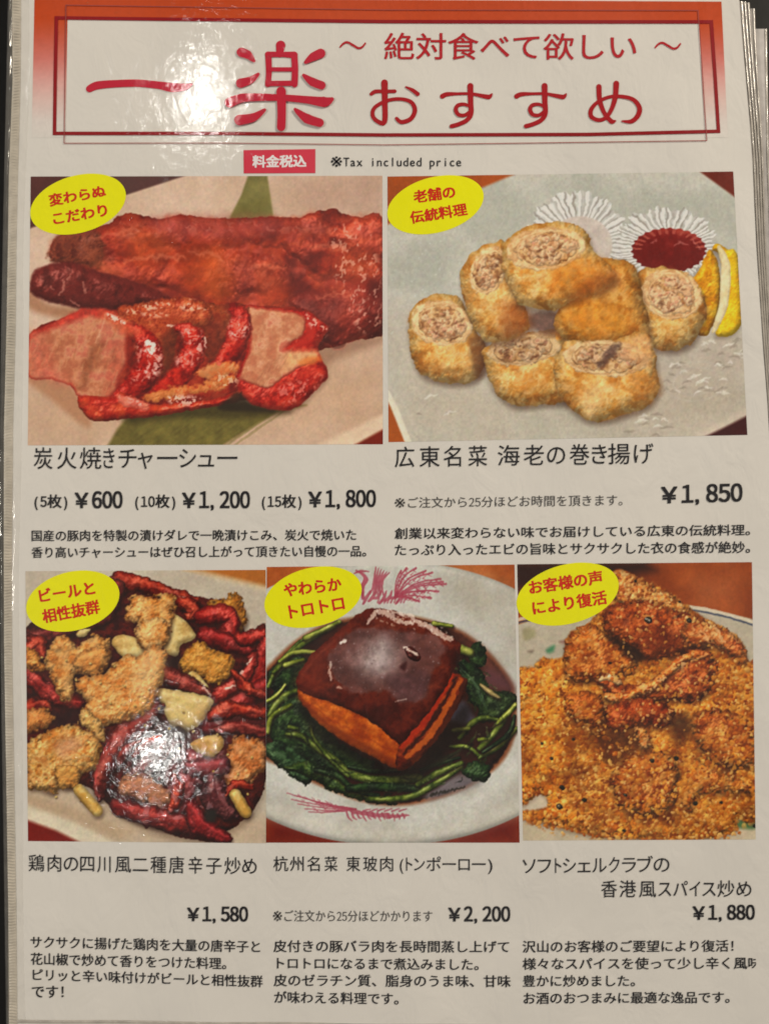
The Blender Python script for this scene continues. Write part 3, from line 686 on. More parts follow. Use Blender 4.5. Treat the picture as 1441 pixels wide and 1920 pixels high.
def chilli(p, pts, r, cols=None, sh=((2, 4), 6, .6), spec=.35):
    cols = cols or [(96, 16, 10), (144, 34, 20), (172, 56, 34)]
    p.stroke(pts, r, cols, bump=1.8, bs=15, spec=spec, sp=14, ns=14, amb=.42, warp=3.6, ws=15, sh=sh, dark=.4, bulge=.8)
    rr = np.atleast_1d(np.asarray(r, float)); rr = np.interp(np.linspace(0, 1, len(pts)), np.linspace(0, 1, len(rr)), rr)
    P = np.asarray(pts, float); d = np.gradient(P, axis=0); d /= np.linalg.norm(d, axis=1)[:, None] + 1e-9
    n = np.stack([d[:, 1], -d[:, 0]], 1); n *= np.where(n[:, 1:2] > 0, -1, 1)
    hi = np.clip(np.array(cols[-1], float) * 1.25 + 40, 0, 235)
    p.stroke(P + n * rr[:, None] * .38, rr * .13 + 2, [tuple(hi), tuple(hi * .9)], flat=True, op=.42, warp=2.5, ws=9, soft=2.2)
    p.stroke(P - n * rr[:, None] * .3, rr * .1 + 2, [tuple(np.array(cols[0]) * .6)] * 2, flat=True, op=.4, warp=3, ws=9, soft=2.2)

def nugget(p, pts, cols=None, R=17, dark=.22):
    cols = cols or [(178, 96, 34), (208, 134, 60), (222, 158, 86), (230, 180, 112)]
    p.blob(pts, cols, R=R, bump=4.2, bs=20, ns=13, amb=.44, spec=.18, sp=12, warp=4.2, ws=9, dark=dark + .06, sh=((2, 5), 7, .6), tex=foam(6.5, .9, p.seed), cn=5)
    hi = [tuple(np.clip(np.array(c, float) * 1.08 + 8, 0, 245)) for c in cols[1:]] + [cols[0]]
    p.crumble(pts, 7.5, hi, .5, p.seed, .22, 3, .72, .36, 2.6)
    p.sparkle(pts, 9, .58, .35, cols[-1], 4)

def paint_chilli_chicken():
    p = Panel([(48, 1071), (498, 1068.5), (499, 1581), (53, 1577)], (40, 1050, 3.066))
    p.fill([(180, 164, 148), (196, 182, 166)], 80, 3)
    p.flat([(860, 40), (1420, 40), (1420, 170)], (164, 96, 38), 4)
    p.flat([(860, 40), (1040, 60), (1420, 150), (1420, 190), (1100, 110)], (196, 176, 150), 6, op=.8)
    p.flat([(20, 1280), (700, 1400), (1420, 1480), (1420, 1640), (20, 1640)], (184, 158, 134), 20, op=.8)
    p.flat([(20, 1400), (300, 1500), (560, 1640), (20, 1640)], (206, 190, 168), 6)
    p.flat([(20, 1330), (300, 1420), (640, 1560), (560, 1610), (300, 1500), (20, 1400)], (176, 148, 122), 10, op=.8)
    p.flat([(20, 1490), (200, 1555), (350, 1630), (20, 1640)], (112, 24, 16), 5)
    base = [(20, 400), (300, 380), (540, 120), (700, 130), (1010, 210), (1240, 250), (1290, 420), (1420, 410), (1420, 1130), (1340, 1440), (1180, 1560), (1160, 1620), (900, 1590), (560, 1450), (400, 1310), (20, 1100)]
    p.blob(base, [(36, 16, 14), (64, 20, 18), (92, 28, 22), (50, 18, 18)], R=20, bump=2.5, bs=20, ns=30, amb=.6, warp=2, sh=((0, 7), 14, .4))
    # chillies far back
    chilli(p, [(560, 110), (760, 160), (1000, 240)], [50, 46, 20])
    chilli(p, [(540, 160), (480, 300), (300, 390), (60, 440)], [60, 60, 50, 40], [(90, 26, 26), (118, 38, 34), (140, 54, 46)])
    chilli(p, [(30, 520), (90, 480), (110, 560)], [50, 60, 40])
    for g in ([(880, 210), (980, 215)], [(890, 235), (990, 240)], [(905, 255), (985, 265)]): p.glint(g, [3, 5, 2], .65)
    chilli(p, [(900, 230), (990, 280), (960, 330)], [30, 46, 20])
    nugget(p, [(1060, 250), (1180, 215), (1235, 185), (1272, 260), (1300, 350), (1240, 420), (1180, 330)], [(150, 86, 24), (182, 116, 40), (196, 136, 64)])
    chilli(p, [(1040, 330), (1130, 310), (1210, 340), (1180, 440), (1080, 440)], [44, 60, 50, 60, 50], [(120, 14, 14), (156, 26, 22), (172, 44, 34)])
    chilli(p, [(1060, 430), (1180, 470), (1300, 520)], [50, 60, 40], [(110, 18, 18), (146, 28, 26)])
    chilli(p, [(1260, 450), (1400, 440)], [40, 40], [(120, 16, 14), (150, 28, 20)])
    chilli(p, [(1400, 470), (1380, 620), (1330, 760)], [40, 60, 40], [(112, 14, 12), (150, 26, 20)])
    chilli(p, [(1410, 720), (1280, 800), (1130, 900)], [50, 70, 60], [(112, 16, 16), (150, 30, 26), (128, 30, 30)])
    chilli(p, [(1410, 900), (1240, 900), (1080, 960)], [60, 76, 50], [(96, 22, 26), (120, 40, 44)])
    chilli(p, [(1110, 790), (1200, 730), (1290, 660), (1345, 545)], [40, 46, 40, 18], [(130, 20, 16), (166, 42, 32)], spec=.5)
    for g in ([(1300, 600), (1330, 560)], [(1260, 650), (1275, 640)], [(1180, 740), (1230, 720)]): p.glint(g, [7, 9, 4], .7)
    # left
    chilli(p, [(30, 650), (130, 740), (220, 800), (330, 830)], [40, 46, 44, 36], [(96, 16, 16), (136, 28, 24), (160, 48, 40)])
    chilli(p, [(30, 860), (130, 830), (160, 860)], [40, 40, 20])
    p.flat([(150, 880), (360, 860), (380, 960), (160, 960)], (44, 24, 24), 12, True, .8)
    nugget(p, [(20, 500), (80, 520), (140, 600), (120, 640), (20, 610)], [(176, 96, 36), (206, 140, 70)])
    nugget(p, [(20, 880), (60, 860), (120, 840), (185, 900), (150, 960), (80, 980), (20, 1000)], [(176, 92, 40), (206, 136, 74), (196, 120, 60)])
    nugget(p, [(140, 560), (180, 465), (255, 435), (310, 490), (360, 465), (420, 435), (500, 455), (515, 540), (470, 640), (380, 660), (310, 660), (290, 800), (225, 790), (160, 650)], [(186, 112, 50), (206, 144, 80), (214, 160, 100)])
    nugget(p, [(300, 600), (330, 540), (420, 500), (500, 500), (470, 640), (370, 662)], [(190, 118, 56), (212, 152, 88)], R=14)
    # garlic
    GA = [(190, 150, 88), (212, 180, 118), (220, 194, 138)]
    p.blob([(520, 470), (560, 430), (660, 445), (720, 500), (690, 545), (640, 560), (580, 555), (540, 510)], GA, R=12, bump=.6, bs=14, amb=.65, sh=((2, 4), 6, .4), spec=.1)
    p.blob([(850, 300), (940, 345), (1000, 425), (985, 460), (915, 490), (905, 545), (860, 550), (820, 510), (830, 400)], GA, R=14, bump=.6, bs=14, amb=.6, sh=((2, 4), 6, .4), spec=.1)
    p.blob([(320, 410), (400, 395), (370, 440), (330, 440)], GA, R=8, amb=.6)
    nugget(p, [(598, 350), (620, 250), (650, 205), (760, 210), (860, 185), (885, 230), (880, 300), (855, 400), (830, 480), (740, 515), (690, 500), (655, 430), (670, 350)], [(180, 102, 42), (208, 138, 72), (222, 166, 104)])
    nugget(p, [(665, 420), (700, 350), (790, 330), (855, 380), (835, 480), (740, 512), (690, 495)], [(192, 118, 56), (216, 152, 88), (228, 178, 118)], R=15)
    p.flat([(830, 560), (920, 560), (900, 640), (840, 640)], (40, 26, 24), 8, True, .85)
    nugget(p, [(905, 620), (930, 530), (1010, 465), (1090, 500), (1130, 535), (1205, 540), (1215, 610), (1160, 700), (1080, 710), (1050, 680), (960, 640)], [(176, 110, 36), (204, 144, 66), (190, 124, 50)])
    p.blob([(980, 640), (1020, 660), (1080, 740), (1060, 760), (960, 680)], GA, R=8, amb=.6)
    chilli(p, [(830, 660), (950, 710), (1085, 770)], [44, 46, 20], [(104, 28, 24), (142, 50, 40)], spec=.3)
    p.glint([(1050, 735), (1090, 775)], [8, 5], .6)
    p.blob([(785, 750), (900, 750), (1088, 795), (1082, 870), (1000, 965), (925, 995), (860, 950), (815, 850)], [(190, 152, 92), (214, 184, 124), (204, 172, 108)], R=14, bump=.7, bs=12, amb=.62, sh=((2, 5), 7, .5), spec=.1)
    # big dark chilli down the middle
    chilli(p, [(790, 830), (700, 930), (600, 1020), (520, 1120), (460, 1240), (450, 1370)], [30, 66, 84, 82, 66, 22], [(86, 20, 18), (120, 34, 28), (142, 54, 44)], spec=.3)
    p.stroke([(500, 1050), (440, 1180), (425, 1290)], [4, 7, 4], [(190, 60, 60), (206, 90, 84)], flat=True, op=.7)
    for g in ([(700, 900), (760, 850)], [(640, 1050), (720, 950)], [(560, 1010), (590, 1100)]): p.glint(g, [8, 14, 5], .25, (200, 140, 140))
    nugget(p, [(310, 740), (345, 670), (470, 655), (590, 560), (680, 545), (760, 490), (830, 520), (825, 640), (790, 760), (730, 870), (620, 915), (500, 950), (460, 1010), (390, 960), (345, 890), (370, 820)], [(194, 116, 54), (214, 146, 80), (226, 174, 112), (206, 130, 66)], R=20)
    p.flat([(680, 560), (800, 520), (810, 640), (720, 740), (640, 720)], (224, 184, 140), 22, True, .45, .2, 10, 3)
    nugget(p, [(345, 870), (390, 860), (470, 960), (470, 1040), (400, 1000), (350, 930)], [(206, 150, 82), (220, 176, 116)], R=12)
    nugget(p, [(30, 1060), (120, 1000), (200, 960), (290, 940), (370, 970), (430, 1010), (465, 1080), (430, 1190), (340, 1240), (310, 1315), (235, 1290), (190, 1345), (110, 1320), (30, 1290)], [(180, 106, 40), (206, 148, 78), (218, 172, 108), (190, 122, 62)], R=22)
    nugget(p, [(190, 1200), (250, 1170), (330, 1200), (320, 1290), (250, 1320), (200, 1270)], [(190, 120, 54), (212, 154, 84)], R=14)
    p.flat([(190, 1060), (300, 1010), (340, 1080), (240, 1140)], (190, 130, 100), 14, True, .6)
    # right
    p.flat([(1060, 850), (1400, 900), (1400, 1010), (1180, 1020), (1060, 960)], (112, 46, 40), 26, True, .3, .3, 20, 4)
    chilli(p, [(1090, 900), (1200, 860), (1380, 880)], [30, 52, 34]); chilli(p, [(1120, 980), (1260, 960), (1400, 990)], [26, 46, 30], [(90, 20, 18), (124, 40, 34), (146, 60, 50)]); chilli(p, [(1210, 640), (1300, 740), (1400, 780)], [20, 40, 24])
    nugget(p, [(1190, 1090), (1240, 1010), (1310, 1020), (1395, 1060), (1410, 1180), (1340, 1260), (1260, 1320), (1180, 1290), (1160, 1180)], [(166, 84, 34), (190, 116, 62), (206, 140, 90)], R=18)
    # chillies at the front, the film's purplish glare painted into their colours
    chilli(p, [(900, 1000), (780, 1100), (700, 1200), (620, 1260)], [50, 90, 80, 40], [(64, 34, 34), (96, 52, 50), (86, 42, 40)])
    p.flat([(760, 980), (900, 940), (960, 1020), (700, 1100)], (58, 50, 46), 16, True, .8)
    chilli(p, [(1000, 1120), (960, 1260), (900, 1400), (800, 1460)], [60, 80, 70, 40], [(104, 34, 38), (140, 54, 56), (156, 74, 72)])
    chilli(p, [(1160, 1180), (1060, 1200), (960, 1190)], [50, 60, 40], [(110, 38, 42), (146, 62, 64)])
    p.blob([(970, 1075), (1005, 1030), (1130, 1005), (1165, 1060), (1110, 1130), (1050, 1120)], [(190, 140, 76), (216, 176, 110)], R=13, bump=.8, bs=9, amb=.62, sh=((2, 4), 6, .5))
    nugget(p, [(555, 1300), (600, 1250), (700, 1225), (760, 1270), (850, 1330), (860, 1400), (760, 1420), (650, 1360), (580, 1360)], [(150, 90, 64), (186, 130, 96), (170, 106, 76)])
    chilli(p, [(1100, 1280), (1120, 1380), (1200, 1460)], [60, 80, 50], [(80, 32, 36), (110, 52, 52)])
    chilli(p, [(560, 1420), (720, 1470), (900, 1510), (1100, 1560)], [44, 60, 60, 40], [(112, 26, 26), (150, 46, 40)])
    chilli(p, [(980, 1430), (1020, 1520), (1180, 1600)], [50, 60, 30], [(112, 20, 24), (150, 36, 36)])
    p.flat([(1060, 1440), (1120, 1440), (1110, 1500), (1060, 1500)], (36, 36, 32), 5, True, .8)
    chilli(p, [(640, 1120), (720, 1060), (800, 1010)], [16, 40, 20]); chilli(p, [(560, 1180), (600, 1100), (680, 1040)], [14, 34, 18], [(84, 18, 16), (116, 34, 28), (140, 56, 46)])
    chilli(p, [(880, 1240), (900, 1340), (860, 1440)], [20, 44, 22]); chilli(p, [(1190, 1340), (1240, 1290), (1330, 1300)], [14, 30, 16])
    for k in range(26):                                    # seeds shaken out of the pods
        x, y = 120 + (k * 197) % 1240, 560 + (k * 131) % 900
        p.blob(ell(x, y, 8, 6, k * 40, 7), [(206, 168, 96), (224, 192, 126)], R=3, bump=.2, amb=.6, sh=((1, 2), 2, .5), warp=.4)
    p.sparkle([(640, 1240), (760, 1060), (980, 1000), (1180, 1100), (1180, 1350), (980, 1500), (720, 1480), (620, 1380)], 9, .6, .35, (206, 160, 166), 10)
    # peanuts
    for pts, r in (([(335, 1325), (390, 1390), (435, 1440)], [36, 34, 36]), ([(1230, 1350), (1265, 1410), (1290, 1450)], [34, 34, 34])):
        p.stroke(pts, r, [(196, 146, 70), (216, 172, 96), (224, 190, 124)], bump=.3, spec=.2, sp=10, amb=.6, sh=((3, 5), 6, .45), dark=.25)
    return p.finish(1, .05, .02, 1.08, .12, (1, .99, .93))

def paint_braised_pork():
    p = Panel([(500, 1063), (964, 1058.5), (973.5, 1580), (498.5, 1580)], (490, 1050, 2.941)); p.soft = .06
    p.fill([(150, 76, 28), (176, 98, 46)], 60, 3)
    p.flat([(0, 1300), (1450, 1300), (1450, 1600), (0, 1600)], (100, 20, 14), 60)
    bowl = ell(710, 790, 1150, 785, 0, 60)
    p.blob(bowl, [(178, 172, 160), (192, 188, 178), (200, 196, 186)], R=14, bump=.3, bs=40, ns=80, amb=.75, warp=0, dark=.12)
    p.flat([(0, 1330), (400, 1440), (750, 1480), (1100, 1440), (1450, 1300), (1450, 1390), (1100, 1500), (750, 1540), (350, 1500), (0, 1400)], (210, 202, 188), 22, True, .6)
    p.flat([(100, 1120), (420, 1330), (800, 1400), (1150, 1300), (1400, 1050), (1440, 1180), (1180, 1380), (800, 1440), (400, 1400), (60, 1240)], (214, 210, 200), 26, True, .5)
    p.flat([(1050, 60), (1390, 200), (1400, 560), (1250, 380), (1040, 200)], (172, 162, 146), 40, True, .5)
    # feathered red pattern on the rim: fanned tail, then the run of plumes at the bottom
    RD = [(150, 62, 78), (170, 92, 104)]
    rs = np.random.RandomState(4)
    c = (735, 205)
    for (x, y, m) in ((1015, 132, .2), (975, 172, .1), (935, 210, .05), (870, 228, 0), (985, 105, .25), (940, 70, .3), (850, 45, .3), (905, 60, .3), (800, 45, .2), (770, 60, .1), (1000, 120, .22), (900, 175, .1), (820, 210, 0)):
        mx, my = (c[0] + x) / 2 - 10, (c[1] + y) / 2 - 60 * m - 10
        p.stroke([c, (mx, my), (x, y)], [5, 4, 6], RD, flat=True, op=.85, warp=.5)
        for q in (.45, .6, .75, .9):
            bx, by = c[0] + (x - c[0]) * q, c[1] + (y - c[1]) * q - 40 * m * (1 - q)
            p.stroke([(bx, by), (bx + 16, by - 12)], [3, 2], RD, flat=True, op=.7); p.stroke([(bx, by), (bx + 16, by + 8)], [3, 2], RD, flat=True, op=.7)
    for k in range(6): p.stroke([(600 + k * 14, 190), (620 + k * 9, 120), (630 + k * 15, 40 + k * 6)], [4, 8, 3], RD, flat=True, op=.8)
    for k in range(7): p.stroke([(560 + k * 30, 240 - (k % 3) * 14), (580 + k * 32, 205), (600 + k * 30, 170)], [7, 10, 4], RD, flat=True, op=.8)
    p.stroke([(520, 60), (560, 80), (575, 110), (555, 150), (560, 210)], [4, 9, 14, 12, 10], RD, flat=True, op=.9)
    p.stroke([(510, 75), (545, 62), (590, 64)], [3, 8, 3], RD, flat=True, op=.9)
    for k in range(9): p.stroke([(640 + k * 18, 235), (650 + k * 18, 215)], [5, 4], RD, flat=True, op=.7)
    c = (520, 1375)
    for (x, y) in ((140, 1285), (165, 1320), (200, 1345), (240, 1372), (260, 1390), (190, 1300), (280, 1330)):
        p.stroke([c, ((c[0] + x) / 2, (c[1] + y) / 2 + 8), (x, y)], [5, 4, 3], RD, flat=True, op=.8)
        for q in (.4, .6, .8): 
            bx, by = c[0] + (x - c[0]) * q, c[1] + (y - c[1]) * q
            p.stroke([(bx, by), (bx - 16, by - 9)], [3, 2], RD, flat=True, op=.6)
    p.stroke([(460, 1370), (560, 1395), (680, 1410), (810, 1408)], [8, 13, 12, 6], RD, flat=True, op=.8, warp=1.5)
    for k in range(12): p.stroke([(470 + k * 28, 1390 + k), (480 + k * 28, 1420), (500 + k * 26, 1440 - (k % 3) * 8)], [6, 6, 2], RD, flat=True, op=.75)
    for k in range(6): p.stroke([(560 + k * 40, 1385), (600 + k * 40, 1372)], [6, 3], RD, flat=True, op=.7)
    # sauce pool
    pool = [(-40, 700), (60, 560), (220, 420), (420, 330), (760, 300), (1040, 365), (1200, 460), (1330, 600), (1395, 730), (1400, 950), (1330, 1110), (1180, 1230), (1000, 1310), (780, 1355), (560, 1335), (330, 1250), (130, 1150), (-40, 1040)]
    p.flat(pool, (128, 74, 44), 5, True, .9, .1, 40)
    p.blob([(x + (710 - x) * .03, y + (830 - y) * .03) for x, y in pool], [(38, 20, 16), (62, 30, 22), (48, 26, 20)], R=14, bump=.6, bs=20, ns=40, amb=.7, warp=1.5, soft=3)
    p.flat([(1050, 390), (1200, 470), (1330, 620), (1385, 720), (1240, 700), (1210, 560)], (104, 60, 48), 14, True, .9, .2, 20)
    p.flat([(1240, 600), (1340, 640), (1380, 720), (1240, 690)], (96, 62, 70), 14, True, .7)
    p.flat([(1040, 860), (1110, 780), (1160, 850), (1180, 900), (1080, 900)], (96, 92, 108), 8, True, .9)
    p.flat([(900, 1260), (1010, 1190), (1180, 1180), (1200, 1230), (1040, 1290), (920, 1320)], (128, 120, 124), 12, True, .85, .15)
    for k in range(9): p.glint([(930 + k * 22, 1300 - k * 5), (945 + k * 22, 1290 - k * 5)], [5, 7], .7, (40, 36, 30))
    # blanched greens
    DK = [(22, 34, 20), (38, 58, 30), (56, 80, 40)]; MD = [(58, 72, 26), (92, 106, 40), (124, 134, 62)]; LT = [(96, 106, 34), (136, 142, 58), (164, 166, 84)]
    def leaf(pts, cols=DK): p.blob(pts, cols, R=16, bump=2.6, bs=11, ns=13, amb=.45, spec=.22, sp=14, warp=2.5, ws=8, dark=.3)
    leaf([(30, 640), (110, 560), (220, 520), (260, 600), (200, 700), (60, 720)])
    leaf([(40, 760), (200, 700), (330, 860), (420, 1000), (620, 1120), (560, 1190), (400, 1180), (200, 1100), (60, 1000)])
    leaf([(30, 1010), (120, 1010), (220, 1060), (290, 1170), (240, 1240), (120, 1160), (30, 1080)], [(26, 44, 26), (50, 74, 44), (80, 106, 70)])
    leaf([(120, 1150), (260, 1200), (420, 1290), (620, 1340), (760, 1350), (600, 1290), (420, 1200), (260, 1110)], [(30, 48, 22), (54, 76, 30), (84, 100, 46)])
    leaf([(1160, 470), (1210, 455), (1245, 520), (1215, 590), (1150, 570)]); leaf([(1090, 560), (1170, 570), (1230, 640), (1260, 780), (1240, 850), (1150, 780), (1100, 680)])
    leaf([(1240, 730), (1400, 740), (1400, 800), (1300, 880), (1200, 880)], [(26, 40, 20), (54, 72, 36)])
    leaf([(1110, 1150), (1180, 1110), (1250, 1130), (1262, 1190), (1200, 1225), (1120, 1190)], [(28, 50, 24), (46, 74, 36)])
    def stem(pts, r, cols=MD): p.stroke(pts, r, cols, bump=.3, bs=10, spec=.25, sp=16, ns=16, amb=.5, warp=.6, sh=((1, 3), 4, .6), dark=.35)
    for pts, r, cl in (([(35, 700), (90, 590), (190, 470), (240, 430)], [12, 14, 10, 6], MD), ([(70, 620), (180, 500), (300, 420), (400, 370)], [12, 16, 12, 8], MD), ([(240, 430), (330, 390), (430, 340)], [16, 16, 12], LT),
                       ([(100, 560), (180, 510), (290, 510)], [10, 14, 12], LT), ([(130, 580), (230, 550)], [14, 12], LT), ([(40, 860), (100, 770), (190, 720)], [18, 22, 14], MD), ([(35, 950), (60, 860), (160, 800)], [14, 16, 12], LT),
                       ([(30, 780), (80, 750), (130, 690)], [12, 12, 8], LT), ([(140, 960), (220, 970), (300, 1030), (400, 1100), (480, 1170), (600, 1210), (740, 1215), (870, 1200)], [12, 18, 20, 20, 22, 26, 26, 24], MD),
                       ([(150, 920), (200, 930)], [12, 10], MD), ([(480, 1140), (620, 1165), (760, 1160)], [12, 14, 10], DK), ([(270, 920), (300, 1000), (420, 1140), (480, 1190)], [8, 10, 12, 10], MD),
                       ([(300, 1160), (420, 1190), (500, 1260), (640, 1300)], [14, 18, 16, 14], DK), ([(480, 1260), (640, 1250), (860, 1260)], [20, 26, 20], DK), ([(600, 1320), (800, 1310), (950, 1240), (1100, 1140)], [16, 18, 20, 12], MD),
                       ([(860, 1240), (960, 1180), (1100, 1120)], [16, 20, 14], MD), ([(880, 1160), (980, 1120), (1090, 1090)], [10, 12, 8], DK), ([(1040, 1030), (1130, 1030), (1190, 1070), (1210, 1110)], [10, 12, 12, 10], MD), ([(1090, 980), (1160, 900), (1230, 870), (1330, 890)], [12, 18, 16, 10], MD),
                       ([(1060, 940), (1140, 930)], [14, 12], LT), ([(1340, 880), (1260, 980), (1200, 1040)], [14, 20, 14], MD), ([(1400, 800), (1330, 870), (1300, 900)], [14, 16, 10], LT), ([(1405, 930), (1300, 1030), (1200, 1090)], [14, 18, 12], MD), ([(1395, 860), (1360, 960), (1220, 1060)], [10, 14, 10], DK),
                       ([(950, 350), (1050, 365)], [14, 12], LT), ([(1100, 490), (1150, 510)], [26, 22], LT), ([(1210, 690), (1260, 730), (1310, 760)], [10, 16, 8], [(150, 130, 80), (176, 156, 106)]), ([(1200, 990), (1240, 985)], [12, 10], LT)):
        stem(pts, r, cl)
    for k in range(5): p.stroke([(1090 + k * 14, 590 + k * 12), (1160 + k * 12, 660 + k * 16), (1210 + k * 8, 780 + k * 12)], [2, 3, 2], [(96, 116, 86), (60, 80, 56)], flat=True, op=.6)
    for k in range(7): p.stroke([(880 + k * 6, 1180 - k * 14), (980 + k * 10, 1120 - k * 8), (1080 + k * 6, 1085 - k * 10)], [2, 4, 2], [(70, 76, 48), (30, 30, 20)], flat=True, op=.7)
    rs2 = np.random.RandomState(9)
    for k in range(70):
        a = rs2.uniform(0, 6.28); x = 700 + 610 * np.cos(a) * rs2.uniform(.85, 1.05); y = 840 + 430 * np.sin(a) * rs2.uniform(.85, 1.05)
        if y < 520 and x < 1100: continue
        p.glint([(x, y), (x + rs2.uniform(-14, 14), y + rs2.uniform(-10, 10))], [2, 4, 2], .5, (150, 160, 120))
    for k in range(150):                                   # wilted leaf folds and wet gaps, running round the ring
        a = rs2.uniform(0, 6.28); q = rs2.uniform(.72, 1.04); x = 700 + 620 * q * np.cos(a); y = 850 + 430 * q * np.sin(a)
        if y < 560 and 250 < x < 1120: continue
        t = a + 1.57 + rs2.uniform(-.5, .5); l = rs2.uniform(30, 90)
        c = [(14, 18, 12), (20, 26, 14), (58, 76, 40), (84, 100, 56), (40, 54, 26)][rs2.randint(5)]
        p.stroke([(x, y), (x + l * .5 * np.cos(t) + 6, y + l * .4 * np.sin(t)), (x + l * np.cos(t), y + l * .7 * np.sin(t))], [2, rs2.uniform(4, 10), 2], [c, c], flat=True, op=.6, warp=3, ws=9, soft=1.8)
    # pork block: two cut sides, then the glazed skin
    p.shadow([(220, 780), (460, 1010), (740, 1140), (900, 1080), (1100, 800), (1140, 900), (900, 1200), (700, 1200), (300, 980)], (0, 0), 12, .7, (22, 14, 10))
    p.blob([(215, 690), (198, 712), (206, 765), (240, 815), (330, 910), (470, 1010), (640, 1100), (738, 1145), (775, 1080), (772, 1000), (600, 880), (400, 790)], [(150, 62, 14), (182, 88, 22), (202, 112, 40)], R=12, bump=1.0, bs=16, ns=26, amb=.62, spec=.1, warp=1.5)
    for q in (.25, .5, .75):
        P = [(195 + 30 * q, 700 + 100 * q), (330, 780 + 130 * q), (470, 850 + 160 * q), (640, 930 + 170 * q), (760, 1010 + 120 * q)]
        p.stroke(P, [3, 8, 4], [(110, 44, 14), (206, 116, 44)] if q != .5 else [(120, 44, 16), (150, 60, 20)], flat=True, op=.45, warp=2.5, soft=2.5)
    p.flat([(200, 760), (330, 900), (470, 1000), (640, 1090), (735, 1145), (740, 1110), (560, 1000), (380, 900), (240, 780)], (112, 44, 16), 7, True, .7)
    p.blob([(738, 1145), (770, 1000), (900, 860), (1040, 640), (1110, 640), (1135, 670), (1110, 760), (1040, 880), (960, 990), (880, 1090), (800, 1150)], [(84, 26, 14), (128, 46, 18), (150, 66, 24)], R=18, bump=1.2, bs=12, ns=18, amb=.6, warp=1.5)
    for dx, dy, cl, w_ in ((0, 0, [(150, 36, 16), (176, 60, 24)], 22), (30, 36, [(60, 22, 14), (44, 18, 14)], 12), (55, 62, [(170, 84, 26), (186, 100, 40)], 16), (84, 84, [(66, 28, 16), (90, 36, 16)], 12)):
        p.stroke([(775 + dx * .4, 1030 + dy), (870 + dx, 920 + dy * .8), (970 + dx, 770 + dy * .6), (1050 + dx * .9, 630 + dy * .4)], [w_ * .6, w_, w_, w_ * .6], cl, flat=True, op=.85, warp=2, soft=2)
    skin = [(188, 665), (225, 590), (300, 500), (430, 385), (560, 280), (640, 266), (740, 285), (850, 320), (960, 375), (1070, 440), (1098, 490), (1075, 570), (1030, 680), (960, 790), (870, 900), (770, 1015), (740, 1000), (600, 890), (420, 800), (230, 735)]
    p.blob(skin, [(66, 18, 10), (90, 28, 16), (106, 38, 20), (78, 22, 12)], R=14, bump=1.0, bs=26, ns=36, amb=.68, spec=.12, warp=1.4, dark=.05)
    p.flat([(200, 660), (300, 530), (430, 400), (520, 400), (390, 560), (330, 690), (260, 720)], (112, 40, 24), 22, True, .6, .2, 14, 3)
    sheen = [(370, 540), (440, 440), (520, 388), (640, 372), (760, 390), (880, 400), (1005, 450), (990, 540), (940, 640), (900, 760), (820, 780), (740, 770), (690, 715), (560, 735), (450, 700), (400, 640)]  # film glare and the print's own highlight, painted into the skin's colour
    p.flat(sheen, (104, 76, 74), 5, True, .68, .4, 20, 8, 13)
    p.flat([(470, 540), (560, 440), (700, 430), (800, 480), (790, 600), (700, 660), (560, 650)], (146, 124, 120), 24, True, .62, .35, 12, 8, 12)
    p.flat([(570, 580), (620, 470), (690, 440), (720, 560), (660, 620)], (182, 168, 164), 20, True, .7, .3, 10, 5, 10)
    p.specks(sheen, 240, .5, 1.4, [(176, 160, 160), (90, 66, 70)], 6, .35)
    p.flat([(700, 640), (900, 620), (900, 760), (760, 770)], (90, 60, 62), 16, True, .6, .3, 10, 4)
    p.blob([(790, 490), (830, 480), (875, 530), (860, 560), (810, 540)], [(60, 18, 16), (84, 26, 20)], R=6, amb=.5, spec=.4); p.glint([(785, 480), (830, 505), (860, 530)], [4, 6, 3], .8)
    p.flat([(760, 590), (800, 560), (790, 610)], (58, 22, 22), 4, True, .8)
    p.glint([(380, 560), (375, 620), (385, 660)], [4, 6, 4], .6); p.glint([(440, 455), (460, 445)], [8, 10], .8); p.glint([(420, 700), (440, 710)], [5, 6], .5); p.glint([(740, 780), (800, 770)], [3, 6, 3], .5)
    for pts, r in (([(585, 345), (620, 300), (640, 272)], [10, 16, 8]), ([(640, 285), (700, 300), (760, 340), (820, 345)], [14, 22, 16, 10]), ([(760, 300), (830, 315), (830, 350)], [10, 20, 12]), ([(850, 340), (930, 370), (1000, 420), (1050, 435)], [14, 22, 18, 10]), ([(700, 280), (780, 300)], [8, 8])):
        p.glint(pts, np.array(r) * .8, .7, (226, 208, 194), 2)
    p.flat([(560, 290), (610, 275), (600, 310), (570, 330)], (96, 28, 20), 4, True, .8)
    for k in range(30): p.glint([(600 + k * 15, 300 + (k * 37) % 60 + max(0, k - 12) * 5), (606 + k * 15, 306 + (k * 37) % 60 + max(0, k - 12) * 5)], [3, 5], .5, (110, 50, 40) if k % 2 else (235, 220, 205), 2)
    return p.finish(1, .05, .02, 1.1, .26, (1, .98, .94))

